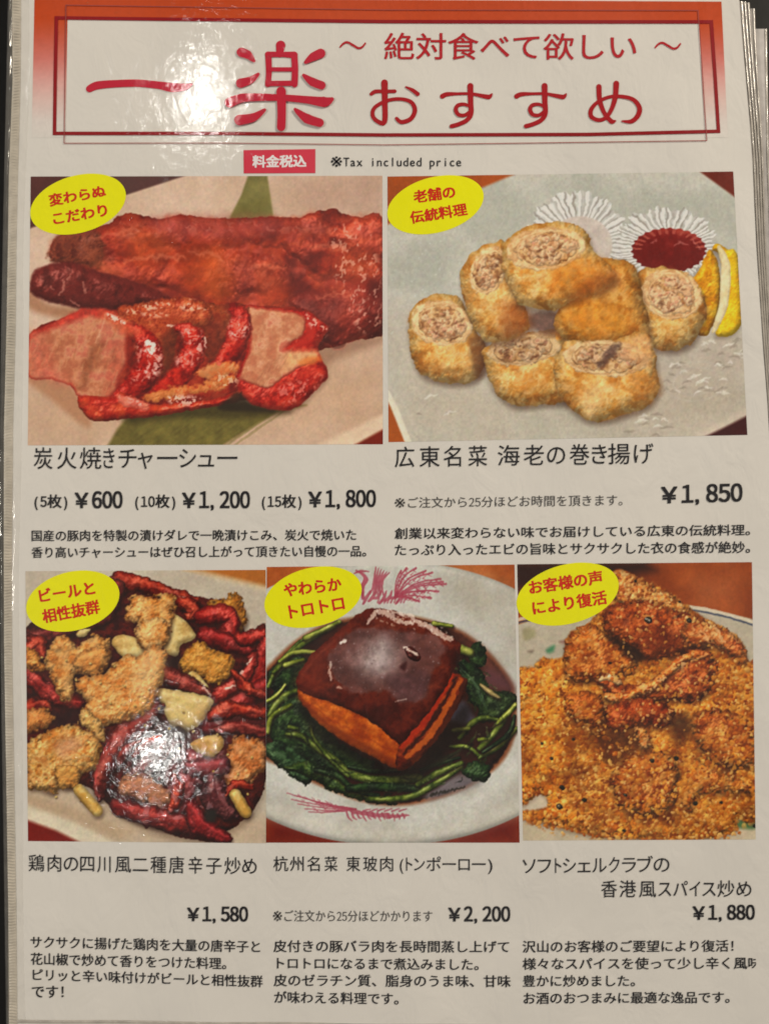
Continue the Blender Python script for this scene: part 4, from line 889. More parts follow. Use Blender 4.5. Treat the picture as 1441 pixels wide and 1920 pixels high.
def paint_spiced_crab():
    p = Panel([(969, 1058), (1408.5, 1054), (1415.5, 1574), (980, 1576)], (960, 1050, 3.066)); p.soft = .04
    p.fill([(126, 58, 18), (150, 76, 30)], 60, 3)
    p.flat([(0, 0), (760, 0), (820, 60), (500, 140), (0, 180)], (44, 18, 10), 18)
    p.flat([(1040, 120), (1280, 90), (1250, 240), (1100, 250)], (168, 96, 56), 40, True, .8, .2)
    plate = [(0, 380), (140, 335), (500, 270), (960, 255), (1120, 280), (1420, 350), (1420, 1700), (0, 1700)]
    p.flat(plate, (176, 170, 160), 3, nz=.08, ns=60)
    for P in ([(0, 372), (70, 350), (140, 342), (300, 320)], [(980, 282), (1100, 298), (1240, 330), (1420, 385)]):
        p.stroke([(x, y - 16) for x, y in P], [9, 10], [(196, 188, 176), (206, 200, 190)], flat=True, op=.8)
        p.stroke(P, [5, 6], [(46, 56, 84), (66, 76, 104)], flat=True, op=.85, soft=1.5)
    p.flat([(0, 1280), (300, 1300), (300, 1700), (0, 1700)], (188, 178, 166), 20); p.flat([(0, 1490), (1420, 1500), (1420, 1700), (0, 1700)], (182, 172, 156), 14)
    for pts, col in (([(60, 400), (120, 390), (130, 440), (70, 460)], (150, 146, 116)), ([(195, 515), (240, 490), (235, 525), (205, 535)], (40, 110, 76)), ([(270, 470), (300, 462), (290, 480)], (110, 70, 70)), ([(90, 525), (120, 520), (110, 535)], (96, 80, 74)), ([(1200, 1400), (1330, 1380), (1340, 1420), (1240, 1450)], (60, 116, 60)), ([(1280, 1500), (1390, 1490), (1395, 1545), (1300, 1540)], (46, 90, 50)), ([(180, 1515), (230, 1520), (210, 1540)], (150, 130, 110))):
        p.flat(pts, col, 5, True, .75, .2)
    CR = [(120, 52, 12), (170, 96, 26), (190, 122, 42), (206, 150, 72)]
    def crumbs(pts, cols=CR, R=26, a=1.5, bump=2.2, bs=14, sh=None, dark=.15, spec=.1, ns=15, soft=1.6, op=1.0, amb=.48):
        p.blob(pts, cols, R=R, bump=bump, bs=bs, ns=ns, amb=amb, spec=spec, sp=10, warp=4, ws=9, dark=dark, sh=sh, tex=foam(8.5, a, p.seed), cn=5, soft=soft, op=op)
    mound = [(560, 120), (600, 55), (680, 85), (790, 140), (900, 185), (1000, 270), (1150, 360), (1300, 450), (1355, 590), (1420, 640), (1420, 1440), (1290, 1480), (1270, 1560), (1000, 1605), (700, 1600), (500, 1590), (250, 1530), (80, 1490), (50, 1450), (210, 1420), (160, 1335), (20, 1370), (20, 690), (120, 620), (160, 570), (290, 560), (320, 430), (450, 360)]
    p.shadow(mound, (0, 5), 8, .4)
    p.flat(mound, (128, 62, 16), 4, True, 1, .35, 16, 5, 12)
    p.blob(mound, [(140, 74, 18), (186, 116, 38), (206, 142, 60), (216, 160, 80)], R=24, bump=3.2, bs=20, ns=16, amb=.5, spec=.1, warp=4, ws=9, dark=.1, cn=5, soft=2, tex=foam(9, 1.4, 3))
    rs = np.random.RandomState(12)
    GOLD = [(206, 138, 48), (214, 154, 66), (198, 122, 36), (224, 178, 98), (184, 102, 28), (194, 116, 36), (176, 92, 24), (210, 146, 56)]
    DEEP = [(160, 76, 16), (176, 92, 24), (146, 62, 12)]
    # heap form: light where it faces up and left, dark in the folds
    def form(X, Y):
        v = fbm(X, Y, 46, 5, 4, .55); q = fbm(X, Y, 17, 8, 3)
        return .72 + .56 * sm(.3, .72, v * .65 + q * .35)
    for sz, dn, sd in ((14, .85, 1), (10, .75, 2), (7.5, .5, 3)):
        p.crumble(mound, sz, GOLD + DEEP[:2], dn * .8, sd, .55, 4, .62, .5, 3.2, form)
    # the crisp crab pieces stacked to a peak
    def piece(pts, cols, R, dark=.25, bump=2.2, sh=((0, 5), 8, .6)):
        p.blob(pts, cols, R=R, bump=bump, bs=13, ns=14, amb=.5, spec=.25, sp=14, warp=4, ws=9, dark=dark, sh=sh, tex=foam(7, .9, p.seed), cn=5, soft=1.5)
        p.crumble(pts, 8, [(196, 110, 40), (214, 150, 84), (150, 66, 18), (226, 180, 120)],   .28, p.seed, .5, 3, .66, .45)
    RB = [(104, 38, 10), (150, 66, 20), (176, 88, 34), (134, 54, 14)]; LT = [(164, 86, 32), (200, 132, 66), (216, 164, 104), (180, 100, 42)]
    piece([(300, 570), (325, 440), (450, 370), (540, 420), (640, 500), (720, 600), (620, 680), (480, 700), (320, 690)], [(140, 64, 16), (182, 102, 36), (200, 130, 60)], 24)
    piece([(570, 180), (600, 60), (690, 90), (800, 150), (930, 210), (1010, 290), (940, 320), (800, 260), (640, 260)], LT, 16)
    piece([(520, 330), (560, 260), (680, 230), (830, 240), (960, 300), (1090, 340), (1180, 420), (1090, 520), (900, 560), (770, 580), (640, 490), (540, 420)], RB, 30)
    p.flat([(540, 430), (640, 470), (720, 500), (770, 570), (700, 590), (620, 520)], (44, 22, 10), 8, True, .85, .2, 10, 4)
    p.flat([(760, 420), (900, 400), (960, 500), (840, 550), (760, 520)], (92, 32, 8), 18, True, .55, .3, 12, 5)
    piece([(1000, 340), (1120, 360), (1300, 450), (1350, 590), (1270, 560), (1160, 500), (1040, 500), (980, 440)], [(140, 60, 18), (182, 104, 46), (206, 146, 92)], 16)
    p.sparkle([(1020, 360), (1140, 370), (1280, 450), (1260, 500), (1100, 460)], 6, .56, .7, (224, 186, 140), 5, 2.4, .6)
    p.crumble([(580, 60), (800, 130), (1010, 270), (1180, 380), (1100, 400), (900, 300), (640, 220)], 7.5, [(226, 196, 140), (206, 160, 96), (186, 124, 60), (150, 84, 30)], .7, 11, .9, 6, .6, .5)
    # folded shell with a pale crisp rim
    piece([(490, 690), (560, 660), (640, 720), (800, 690), (900, 600), (1000, 530), (1130, 530), (1170, 600), (1150, 730), (1060, 810), (900, 810), (760, 820), (620, 820), (540, 770)], RB, 24)
    p.stroke([(540, 785), (620, 795), (720, 752), (820, 710), (900, 640), (980, 570), (1060, 542), (1140, 552)], [18, 30, 26, 26, 26, 24, 22, 10], [(176, 86, 28), (206, 132, 64), (220, 164, 104)], bump=1.8, bs=7, amb=.5, spec=.3, warp=3, sh=((0, 6), 6, .6))
    p.sparkle([(560, 790), (640, 770), (820, 690), (980, 560), (1130, 540), (1000, 600), (840, 730), (640, 810)], 5, .55, .65, (238, 196, 146), 4, 2, -.6)
    p.stroke([(500, 690), (560, 672), (610, 705)], [14, 24, 14], [(210, 160, 108), (228, 196, 152)], bump=1, bs=6, amb=.6, warp=2.5)
    p.crumble([(520, 640), (700, 600), (880, 560), (900, 600), (760, 680), (600, 700)], 9, GOLD, .7, 15, .85, 6)
    p.crumble([(1110, 560), (1300, 560), (1410, 660), (1400, 860), (1200, 840), (1130, 720)], 10, GOLD, .85, 16, .9, 8, .5, .6)
    piece([(510, 850), (620, 815), (800, 800), (920, 850), (930, 900), (850, 965), (740, 950), (600, 1000), (540, 950)], [(108, 34, 8), (152, 62, 18), (176, 88, 36)], 22)
    piece([(330, 760), (480, 760), (540, 860), (500, 960), (380, 940), (300, 850)], [(140, 66, 16), (186, 106, 40), (160, 80, 24)], 22)
    p.flat([(440, 960), (560, 960), (640, 980), (740, 960), (760, 1060), (680, 1130), (560, 1190), (480, 1100)], (70, 32, 12), 18, True, .8, .3, 10, 8, 12)
    p.flat([(900, 920), (1010, 880), (1030, 1000), (960, 1060), (900, 990)], (48, 20, 8), 16, True, .75, .3, 10, 7, 12)
    p.flat([(1040, 1140), (1180, 1130), (1330, 1210), (1200, 1240)], (60, 26, 8), 16, True, .7, .3, 10, 7, 12)
    p.flat([(560, 1440), (780, 1470), (960, 1440), (940, 1500), (700, 1510)], (70, 28, 8), 18, True, .6, .3, 10, 7, 12)
    p.flat([(60, 1140), (200, 1200), (420, 1180), (400, 1240), (180, 1260)], (84, 36, 8), 20, True, .5, .3, 10, 7, 12)
    piece([(1040, 890), (1200, 860), (1390, 960), (1420, 1160), (1280, 1200), (1120, 1130), (1040, 1010)], [(130, 56, 12), (176, 100, 34), (196, 130, 62)], 26)
    piece([(980, 1410), (1015, 1280), (1080, 1200), (1150, 1185), (1210, 1230), (1340, 1280), (1370, 1340), (1230, 1340), (1080, 1350), (1030, 1440)], [(150, 76, 20), (190, 120, 48), (206, 146, 78)], 18)
    p.stroke([(985, 1400), (1010, 1300), (1070, 1215), (1120, 1195)], [8, 14, 14, 8], [(214, 160, 92), (196, 130, 62)], flat=True, op=.7, warp=2.5)
    piece([(570, 1230), (700, 1120), (880, 1110), (960, 1210), (930, 1400), (800, 1470), (640, 1430), (580, 1330)], [(126, 52, 12), (172, 98, 34), (196, 134, 68)], 26)
    piece([(700, 970), (770, 980), (800, 1070), (740, 1090)], LT, 10)
    # loose crumbs over everything and spilling at the foot
    low = [(20, 700), (300, 640), (520, 980), (760, 1100), (1040, 1080), (1410, 880), (1420, 1450), (1270, 1560), (1000, 1605), (500, 1590), (80, 1490), (60, 1450), (210, 1420), (160, 1335), (20, 1370)]
    p.crumble(low, 11, GOLD + [(224, 176, 96)], .45, 21, .6, 5, .58, .55, 2.8, form)
    p.crumble(low, 8, GOLD + [(230, 190, 110)], .3, 22, .6, 5, .66, .46, 2.4, form)
    p.crumble(mound, 6, [(232, 196, 130), (214, 160, 80), (110, 46, 10)], .14, 23, .6, 4, .7, .45, 1.2)
    p.crumble([(60, 1440), (260, 1500), (520, 1570), (760, 1590), (1270, 1540), (1240, 1600), (700, 1620), (300, 1580), (60, 1500)], 9, [(214, 160, 84), (226, 184, 116), (190, 122, 46), (170, 94, 28)], .8, 24, .95, 6, .6, .5)
    for k in range(90):
        x, y = rs.uniform(40, 1400), rs.uniform(620, 1590)
        if (y > 1330 and x < 230) or (y < 700 and (x < 280 or x > 1340)): continue
        a = rs.uniform(0, 3.14); l = rs.uniform(14, 40); c = [(226, 184, 110), (206, 146, 60), (120, 50, 10)][rs.randint(3)]
        p.stroke([(x, y), (x + l * .5 * np.cos(a) + 4, y + l * .5 * np.sin(a) + 3), (x + l * np.cos(a), y + l * np.sin(a))], [4, 9, 3], [c, tuple(v * .8 for v in c)], flat=True, op=.75, warp=1.5, ws=5)
    for x, y, r in ((780, 345, 20), (1015, 348, 14), (225, 1140, 10), (285, 1310, 14), (415, 1380, 14), (270, 1420, 16), (650, 1350, 10), (940, 1140, 14), (800, 1155, 12), (1050, 1400, 12), (170, 1055, 8), (640, 1555, 10), (960, 240, 7), (705, 120, 7), (1390, 1530, 10), (560, 590, 8), (350, 1030, 8), (1200, 1395, 9)):
        p.blob(ell(x, y, r * 1.2, r, 20, 9), [(26, 22, 16), (44, 40, 26)], R=4, bump=.3, amb=.6, spec=.5, sp=18, warp=.8)
    p.glint([(765, 335), (790, 350)], [3, 4], .8, (210, 210, 210))
    for k in range(60):
        x, y = rs.uniform(300, 1380), rs.uniform(300, 1550)
        p.glint([(x, y), (x + 6, y + 4)], [2, 5], .5, (235, 205, 160))
    return p.finish(1, .05, .02, 1.06, .18, (1.03, .97, .86))
# ================================================================ setting
t = 1.6
mesh_obj('table', [(-t, -t, -.0062), (t, -t, -.0062), (t, t, -.0062), (-t, t, -.0062)], [(0, 1, 2, 3)], M_TABLE)['kind'] = 'structure'

page = empty('menu_page', (0, 0, 0), 'front menu page of five printed food photos and red heading, in a clear sleeve', 'menu page')

def interp(tab, y): return float(np.interp(y, [a for a, _ in tab], [b for _, b in tab]))
WELD_R = [(-60, 40), (0, 40), (150, 39), (330, 34), (480, 31), (600, 30), (800, 25), (1050, 23), (1200, 23), (1450, 27), (1700, 31), (1914, 33)]
WELD_L = [(-60, 23), (0, 23), (150, 24), (330, 17), (480, 15), (600, 13), (800, 8), (1050, 7.5), (1200, 8), (1450, 12), (1700, 16), (1914, 17)]
OUTER = [(-60, 15), (0, 15.5), (170, 12), (300, 9), (430, 6), (600, 3), (800, 0), (1000, -1), (1200, 1), (1450, 5), (1700, 9), (1914, 12)]
RIGHT = [(-60, 1383), (0, 1384.5), (60, 1389), (140, 1396), (230, 1404), (300, 1409), (390, 1413), (470, 1417), (560, 1423), (650, 1429), (750, 1437), (850, 1443), (1000, 1449), (1400, 1462), (1930, 1470)]

# paper insert: one sheet with a hair of thickness
ys = np.linspace(-60, 1985, 150); nx = 90
P = []
for y in ys:
    xl, xr = interp(WELD_R, min(y, 1914)) - 1, interp(RIGHT, y)
    for x in np.linspace(xl, xr, nx): P.append((x, y))
P = np.array(P); P3 = at_np(P[:, 0], P[:, 1], 0.0)
grid_obj('paper_sheet', P3, len(ys), nx, M_PAPER, page)
edge_V = [tuple(P3[i * nx + nx - 1]) for i in range(len(ys))]; n = len(edge_V)
mesh_obj('sheet_edge', edge_V + [(v[0] + .00012, v[1], v[2] - .00045) for v in edge_V], [(i, i + 1, n + i + 1, n + i) for i in range(n - 1)], M_HEM, page)

# ---- welded left side of the sleeve: real ridges across the seam, then the loose clear lip beyond it
rng = np.random.RandomState(3)
ys = np.arange(-60, 1990, 1.1); V = []; nxw = 12
for k, y in enumerate(ys):
    xl, xr = interp(WELD_L, y), interp(WELD_R, y)
    ph = y * 2 * math.pi / 5.6 + .9 * math.sin(y * .021)
    amp = .115 + .05 * math.sin(y * .013) + .03 * math.sin(y * .11)
    for i, u in enumerate(np.linspace(0, 1, nxw)):
        z = .10 + amp * math.sin(ph + .8 * math.sin(u * 5 + y * .02)) * math.sin(math.pi * min(1, u * 1.05)) ** .5 + .10 * math.sin(math.pi * u)
        V.append(at_np(xl + (xr - xl) * u, y, z * MM)[0])
grid_obj('sleeve_seam', np.array(V), len(ys), nxw, M_WELD, page)
ys = np.arange(-60, 1990, 4.0); V = []; nxw = 10
for y in ys:
    xl, xr = interp(OUTER, y), interp(WELD_L, y) + .5
    for u in np.linspace(0, 1, nxw):
        z = .06 + .38 * math.sin(math.pi * (.15 + .85 * u)) ** 2 * (1 + .35 * math.sin(y * .017 + u * 3) + .2 * math.sin(y * .09 + 6 * u))
        V.append(at_np(xl + (xr - xl) * u, y, z * MM)[0])
grid_obj('sleeve_lip', np.array(V), len(ys), nxw, M_EDGE, page)
# inner margin of bare film beside the seam, bulging over the paper's edge
ys = np.arange(-60, 1985, 4.0); V = []; nxw = 12
for y in ys:
    xl, xr = interp(WELD_R, y) - .5, interp(WELD_R, y) + 15 + 2 * math.sin(y * .01)
    for u in np.linspace(0, 1, nxw):
        z = .03 + .30 * math.sin(math.pi * u) * (.55 + .45 * math.sin(y * .0105 + 4.1)) * (1 + .25 * math.sin(y * .05 + 3 * u))
        V.append(at_np(xl + (xr - xl) * u, y, max(z, .03) * MM)[0])
M_CLEAR = plain_mat('clear_film', (.9, .88, .84), .09, .9, (420, .00009, (1.4, .7, 1)), alpha=.16)
grid_obj('sleeve_margin', np.array(V), len(ys), nxw, M_CLEAR, page)
# hem of the sleeve's mouth at the bottom
V = []
xs = np.linspace(30, 1470, 120)
for j, (dy, z) in enumerate(((0, .04), (2.0, .22), (4.5, .10), (7, .04))):
    for x in xs: V.append(at_np(x, 1911 + dy + 5 * (x - 30) / 420 + .8 * math.sin(x * .02), z * MM)[0])
grid_obj('sleeve_hem', np.array(V), 4, len(xs), M_HEM, page)

# ================================================================ printed photo panels
Z_INK, Z_BADGE, Z_TEXT = .06 * MM, .12 * MM, .18 * MM
def panel(p, label):
    c = np.clip(lin(p.img) * INKSCALE, .002, .95)
    o = grid_obj('printed_photo', at_np(p.X, p.Y, Z_INK), p.H, p.W, M_PHOTO, page, c)
    o['label'] = label
    return o
PANELS = [(paint_roast_pork, 'printed photo of glazed red roast pork, sliced on a white plate'), (paint_fried_rolls, 'printed photo of golden fried rolls with a foil cup of red sauce and lemon'),
          (paint_chilli_chicken, 'printed photo of fried chicken pieces among dried red chillies'), (paint_braised_pork, 'printed photo of a dark braised pork block on greens in a white bowl'),
          (paint_spiced_crab, 'printed photo of a heap of golden crumbed crab')]
for f, lb in PANELS: panel(f(), lb)

# ================================================================ heading: graded band, frames, strokes of the title
H_, W2 = 150, 330
gx = np.linspace(0, 1, W2)[None, :] * np.ones((H_, 1)); gy = np.linspace(0, 1, H_)[:, None] * np.ones((1, W2))
Y = -4 + gy * 262
X = (65 - 5 * gy) + gx * ((1351.5 + 12 * gy) - (65 - 5 * gy)); Y = Y + 7 * gx * (1 - gy)
xin0 = 124 - 3 * (Y / 260); xin1 = 1308 + 16 * (Y / 260)
tt = Y / 262 + .05 * (fbm(X, Y, 90, 3, 2) - .5)
band = ramp(np.clip(tt, 0, 1), [(172, 60, 22), (176, 62, 24), (182, 80, 56), (190, 104, 88), (200, 140, 124), (201, 164, 146), (200, 182, 164), (198.5, 185.6, 166.6)])
band *= (1 + .05 * (fbm(X, Y, 5, 4, 2) - .5))[..., None]
inside = (X > xin0) & (X < xin1) & (Y > np.interp(X, [106, 400, 720, 1340], [33.5, 37, 40.5, 41]))
k = ~(inside[1:, :-1] & inside[1:, 1:] & inside[:-1, 1:] & inside[:-1, :-1])
grid_obj('heading_band', at_np(X, Y, Z_INK), H_, W2, M_PHOTO, page, np.clip(lin(band) * INKSCALE, .002, .95), k)

def poly_line(name, pts, widths, mat, z, parent=page, closed=False):
    """A ribbon of printed line; pts in layout units."""
    pts = [np.array(p, float) for p in pts]; V = []; F = []
    m = len(pts)
    for i in range(m if closed else m - 1):
        a, b = pts[i], pts[(i + 1) % m]; d = (b - a) / np.linalg.norm(b - a); nrm = np.array([-d[1], d[0]])
        wa = widths[i % len(widths)] / 2
        K = max(2, int(np.linalg.norm(b - a) / 40)); base = len(V); zz = z + .004 * MM * i
        for q in range(K + 1):
            p = a + (b - a) * q / K
            if q == 0: p = p - d * wa * (closed or i > 0)
            if q == K: p = p + d * wa * (closed or i < m - 2)
            V.append(at_np(*(p + nrm * wa), zz)[0]); V.append(at_np(*(p - nrm * wa), zz)[0])
        F += [(base + 2 * q, base + 2 * q + 2, base + 2 * q + 3, base + 2 * q + 1) for q in range(K)]
    return mesh_obj(name, V, F, mat, parent)
poly_line('heading_frame', [(106, 33.5), (400, 37), (720, 40.5), (1000, 41), (1332.5, 41), (1340, 150), (1346, 246), (1100, 252), (720, 253), (400, 250), (102.5, 250), (104, 140)], [6.6], M_FRAME, Z_TEXT, closed=True)
poly_line('fine_frame', [(124, 9.5), (720, 18.5), (1307.5, 19.5), (1316, 140), (1324, 263.5), (1000, 268), (720, 271.5), (400, 268), (120.5, 268.5), (122, 140)], [1.5], M_FINE, Z_TEXT + .1 * MM, closed=True)

def brush(name, strokes, mat, z, parent=page):
    """Brush strokes of varying width: each a ribbon with round ends, its own hair above the last."""
    V = []; F = []
    for si, (pts, rad) in enumerate(strokes):
        k = 6; P = spline(pts, k, False); r = np.interp(np.linspace(0, 1, len(P)), np.linspace(0, 1, len(rad)), rad)
        zz = z + .034 * MM * si
        d = np.gradient(P, axis=0); d /= np.linalg.norm(d, axis=1)[:, None] + 1e-9; nr = np.stack([-d[:, 1], d[:, 0]], 1)
        left = P + nr * r[:, None]; right = P - nr * r[:, None]
        a0 = math.atan2(nr[0][1], nr[0][0]); a1 = math.atan2(-nr[-1][1], -nr[-1][0])
        cap0 = [P[0] + r[0] * np.array([math.cos(a0 + q), math.sin(a0 + q)]) for q in np.linspace(0, math.pi, 8)]
        cap1 = [P[-1] + r[-1] * np.array([math.cos(a1 + q), math.sin(a1 + q)]) for q in np.linspace(0, math.pi, 8)]
        b = len(V); n_ = len(P)
        for q in range(n_): V += [at_np(*left[q], zz + .03 * MM * q / n_)[0], at_np(*right[q], zz + .03 * MM * q / n_)[0]]
        F += [(b + 2 * q, b + 2 * q + 1, b + 2 * q + 3, b + 2 * q + 2) for q in range(n_ - 1)]
        for cap, ze in ((cap0, zz), (cap1, zz + .031 * MM)):
            b2 = len(V); V += [at_np(*c, ze)[0] for c in cap]; F.append(tuple(range(b2, b2 + len(cap))))
    o = mesh_obj(name, V, F, mat, parent)
    bm = bmesh.new(); bm.from_mesh(o.data)
    for f in bm.faces:
        if f.normal.z < 0: f.normal_flip()
    bm.to_mesh(o.data); bm.free()
    return o
h2 = lambda pts: [(x / 2, y / 2) for x, y in pts]
brush('heading_character', [([(168, 166.5), (183, 160), (216, 157), (258, 156), (296, 159.5), (323, 164), (346, 163), (360, 158)], [6.6, 7.6, 7, 7, 7, 9, 7, 2])], M_LOGO, Z_TEXT)
brush('heading_character', [(h2([(1052, 170), (1048, 204)]), [9, 6]), (h2([(1006, 206), (1008, 270), (1004, 316)]), [6, 5.5, 5.5]), (h2([(1004, 204), (1060, 204), (1103, 206)]), [5.5, 5, 6.5]),
      (h2([(1103, 206), (1106, 260), (1104, 316)]), [6, 6, 6]), (h2([(1008, 260), (1100, 260)]), [4, 4]), (h2([(1008, 313), (1100, 312)]), [5, 5]),
      (h2([(905, 196), (930, 206), (952, 228)]), [9, 8, 3]), (h2([(968, 278), (940, 300), (902, 312)]), [3, 7, 9]),
      (h2([(1202, 200), (1172, 214), (1145, 234)]), [9, 8, 3]), (h2([(1138, 282), (1170, 306), (1205, 320)]), [3, 8, 8]),
      (h2([(862, 384), (920, 366), (1050, 366), (1150, 374), (1215, 382), (1244, 372)]), [10, 8, 6, 7, 10, 4]),
      (h2([(1054, 342), (1056, 420), (1054, 476)]), [9, 8, 8]), (h2([(992, 412), (950, 440), (898, 450)]), [3, 8, 10]), (h2([(1106, 410), (1150, 444), (1198, 460)]), [3, 9, 8])], M_LOGO, Z_TEXT)
h4 = lambda pts, ox=620: [(ox + x / 4, 40 + y / 4) for x, y in pts]
brush('heading_character', [(h4([(303, 545), (335, 526), (400, 525), (478, 524)]), [3.4, 3.8, 3.2, 3.6]), (h4([(402, 460), (404, 600), (402, 752), (350, 750), (313, 705), (330, 645), (420, 595), (520, 582), (600, 605), (630, 665), (600, 730), (530, 755), (492, 728)]), [6.2, 5.2, 4.8, 4.0, 3.8, 3.6, 3.4, 3.4, 3.8, 4.2, 4.2, 4, 3.2]),
      (h4([(562, 492), (610, 515), (650, 545)]), [1.6, 3.6, 4])], M_RED, Z_TEXT)
for ox in (620, 759):
    brush('heading_character', [(h4([(835, 562), (870, 547), (950, 543), (1050, 543), (1140, 560), (1185, 566), (1206, 545)], ox), [4.6, 4.2, 2.8, 2.8, 4, 4.6, 1.6]), (h4([(1045, 484), (1047, 600), (1050, 690), (1020, 740), (960, 770), (905, 786)], ox), [5.6, 5, 4.6, 4.2, 4, 4]),
          (h4([(1035, 635), (1000, 622), (955, 628), (936, 660), (955, 698), (1000, 704), (1035, 682)], ox), [3, 3.2, 3.6, 4, 3.8, 3.4, 3.2])], M_RED, Z_TEXT)
brush('heading_character', [(h4([(648, 490), (654, 590), (685, 680), (725, 735), (748, 752), (772, 746)], 960), [5, 4.6, 4, 4.4, 4.6, 1.6]), (h4([(778, 466), (770, 570), (742, 660), (700, 722), (645, 740), (592, 715), (590, 662), (640, 605), (730, 566), (830, 565), (910, 590), (952, 650), (938, 710), (890, 750), (822, 748)], 960), [5.4, 4.8, 4, 3.6, 3.8, 4.2, 4, 3.4, 3.2, 3.6, 4, 4.6, 4.6, 4.2, 1.6])], M_RED, Z_TEXT)
for ox, dy in ((620, 0), (1210, 1)):
    brush('heading_mark', [([(x, y + dy) for x, y in h4([(70, 192), (95, 166), (125, 157), (165, 178), (205, 200), (235, 192), (258, 164)], ox)], [1.5, 2, 2.2, 2.3, 2.2, 2, 1.5])], M_SUB, Z_TEXT)
box = mesh_obj('price_note_box', [at(456.5, 281.5, Z_BADGE), at(457, 325, Z_BADGE), at(591, 324.5, Z_BADGE), at(591, 279.5, Z_BADGE)], [(0, 1, 2, 3)], M_PINK, page)

# ================================================================ writing
GLYPH = {}
def load_glyphs(keys):
    objs = []
    for ch, off in keys:
        c = bpy.data.curves.new('glyph', 'FONT'); c.body = ch; c.size = 1; c.resolution_u = 4
        o = bpy.data.objects.new('glyph', c); COL.objects.link(o); objs.append((ch, off, o))
    dg = bpy.context.evaluated_depsgraph_get()
    for ch, off, o in objs:
        e = o.evaluated_get(dg); m = e.to_mesh()
        V = np.array([v.co[:2] for v in m.vertices]) if len(m.vertices) else np.zeros((0, 2))
        GLYPH[(ch, off)] = (V, [tuple(p.vertices) for p in m.polygons]); e.to_mesh_clear()
    for _, _, o in objs:
        c = o.data; bpy.data.objects.remove(o); bpy.data.curves.remove(c)
HALF = set('0123456789,()ABCDEFGHIJKLMNOPQRSTUVWXYZabcdefghijklmnopqrstuvwxyz ')
def lay(text, off, boxes=None, narrow=.86, asc=1.0, digit_y=1.0):
    V = []; F = []; x = 0.0
    for i, ch in enumerate(text):
        if ch == ' ' and boxes is None: x += .5; continue
        wide = ch.isdigit() and boxes is None
        g, f = GLYPH[(chr(ord(ch) + 0xFEE0) if wide else ch, off)]
        g = g.copy()
        if boxes is not None:
            a, b = boxes[i]; lo, hi = g[:, 0].min(), g[:, 0].max()
            g[:, 0] = a + (g[:, 0] - lo) / (hi - lo) * (b - a)
        elif ch in HALF:
            lo, hi = g[:, 0].min(), g[:, 0].max(); s = min(narrow, .43 / (hi - lo))
            cx = x + (.14 if ch == ',' else .25)
            g[:, 0] = cx + (g[:, 0] - (lo + hi) / 2) * s
            if ch.isdigit(): g[:, 1] *= digit_y * .97
            x += .5
        elif ch in '※':
            lo, hi = g[:, 0].min(), g[:, 0].max(); ly, hy = g[:, 1].min(), g[:, 1].max(); s = .84 / (hi - lo)
            g[:, 0] = x + .5 + (g[:, 0] - (lo + hi) / 2) * s; g[:, 1] = .37 + (g[:, 1] - (ly + hy) / 2) * s
            x += 1
        else:
            g[:, 0] += x; x += 1
        b0 = sum(len(v) for v in V); V.append(g); F += [tuple(b0 + q for q in p) for p in f]
    return np.concatenate(V), F
LINES = []
def line(name, text, quad, mat, off=0.0, boxes=None, parent=None, clip=None, dup=0.0, **kw):
    """quad: x0, top0, bottom0, x1, top1, bottom1 of the printed line's ink, in layout units."""
    LINES.append((name, text, quad, mat, off, boxes, parent, clip, dup, kw))
def zb(s, k): return [(a, b) for a, b in s]

T = 'dish_title'
line('heading_subtitle', '絶対食べて欲しい', (720, 61, 112, 1192, 62, 112.5), M_SUB, .008)
line('price_note', '料金税込', (473, 291, 314.5, 574.5, 290, 313.5), M_WHITE, .035, parent=box)
line('tax_note', '※Tax included price', (620, 293, 317, 864, 293, 317), M_BLACK, .004, narrow=.9)
line(T, '炭火焼きチャーシュー', (63.7, 838.5, 880, 445, 838.5, 879), M_BLACK, .018, boxes=[(95, 235), (270, 415), (440, 600), (615, 700), (730, 865), (875, 985), (1020, 1170), (1185, 1310), (1325, 1445), (1470, 1620)])
line('portion_note', '(5枚)', (65, 927, 956.5, 126.3, 927, 956.5), M_BLACK, .018, narrow=.75); line('price_text', '￥600', (140, 920.5, 953.5, 230, 920.5, 953.5), M_BLACK, .026, digit_y=1.1)
line('portion_note', '(10枚)', (253.7, 927, 956.5, 328.5, 927, 956.5), M_BLACK, .018, narrow=.75); line('price_text', '￥1,200', (341, 920.5, 957.5, 468.7, 920.5, 957.5), M_BLACK, .026, digit_y=1.1)
line('portion_note', '(15枚)', (491, 927, 956.5, 565, 927, 956.5), M_BLACK, .018, narrow=.75); line('price_text', '￥1,800', (577.5, 918.5, 956, 704.5, 918, 955), M_BLACK, .026, digit_y=1.1)
D = 'description_line'
line(D, '国産の豚肉を特製の漬けダレで一晩漬けこみ、炭火で焼いた', (59.5, 993.7, 1015, 667.5, 992, 1013.5), M_BLACK, .011)
line(D, '香り高いチャーシューはぜひ召し上がって頂きたい自慢の一品。', (59.5, 1025, 1046.5, 686, 1022.5, 1044), M_BLACK, .011)
line(T, '広東名菜海老の巻き揚げ', (740, 837.5, 876.5, 1224, 830, 869.5), M_BLACK, .023, boxes=[(80, 225), (265, 415), (445, 575), (630, 770), (850, 1015), (1045, 1195), (1220, 1355), (1390, 1536), (1556, 1668), (1676, 1841), (1871, 2016)])
line('order_note', '※ご注文から25分ほどお時間を頂きます。', (739.5, 932.5, 952.8, 1166, 927, 948), M_THIN, -.006)
line('price_text', '￥1,850', (1238, 909.5, 949, 1391, 905.5, 945), M_BLACK, .026, digit_y=1.1)
line(D, '創業以来変わらない味でお届けしている広東の伝統料理。', (739.5, 989.5, 1011, 1405, 982.5, 1004), M_BLACK, .011)
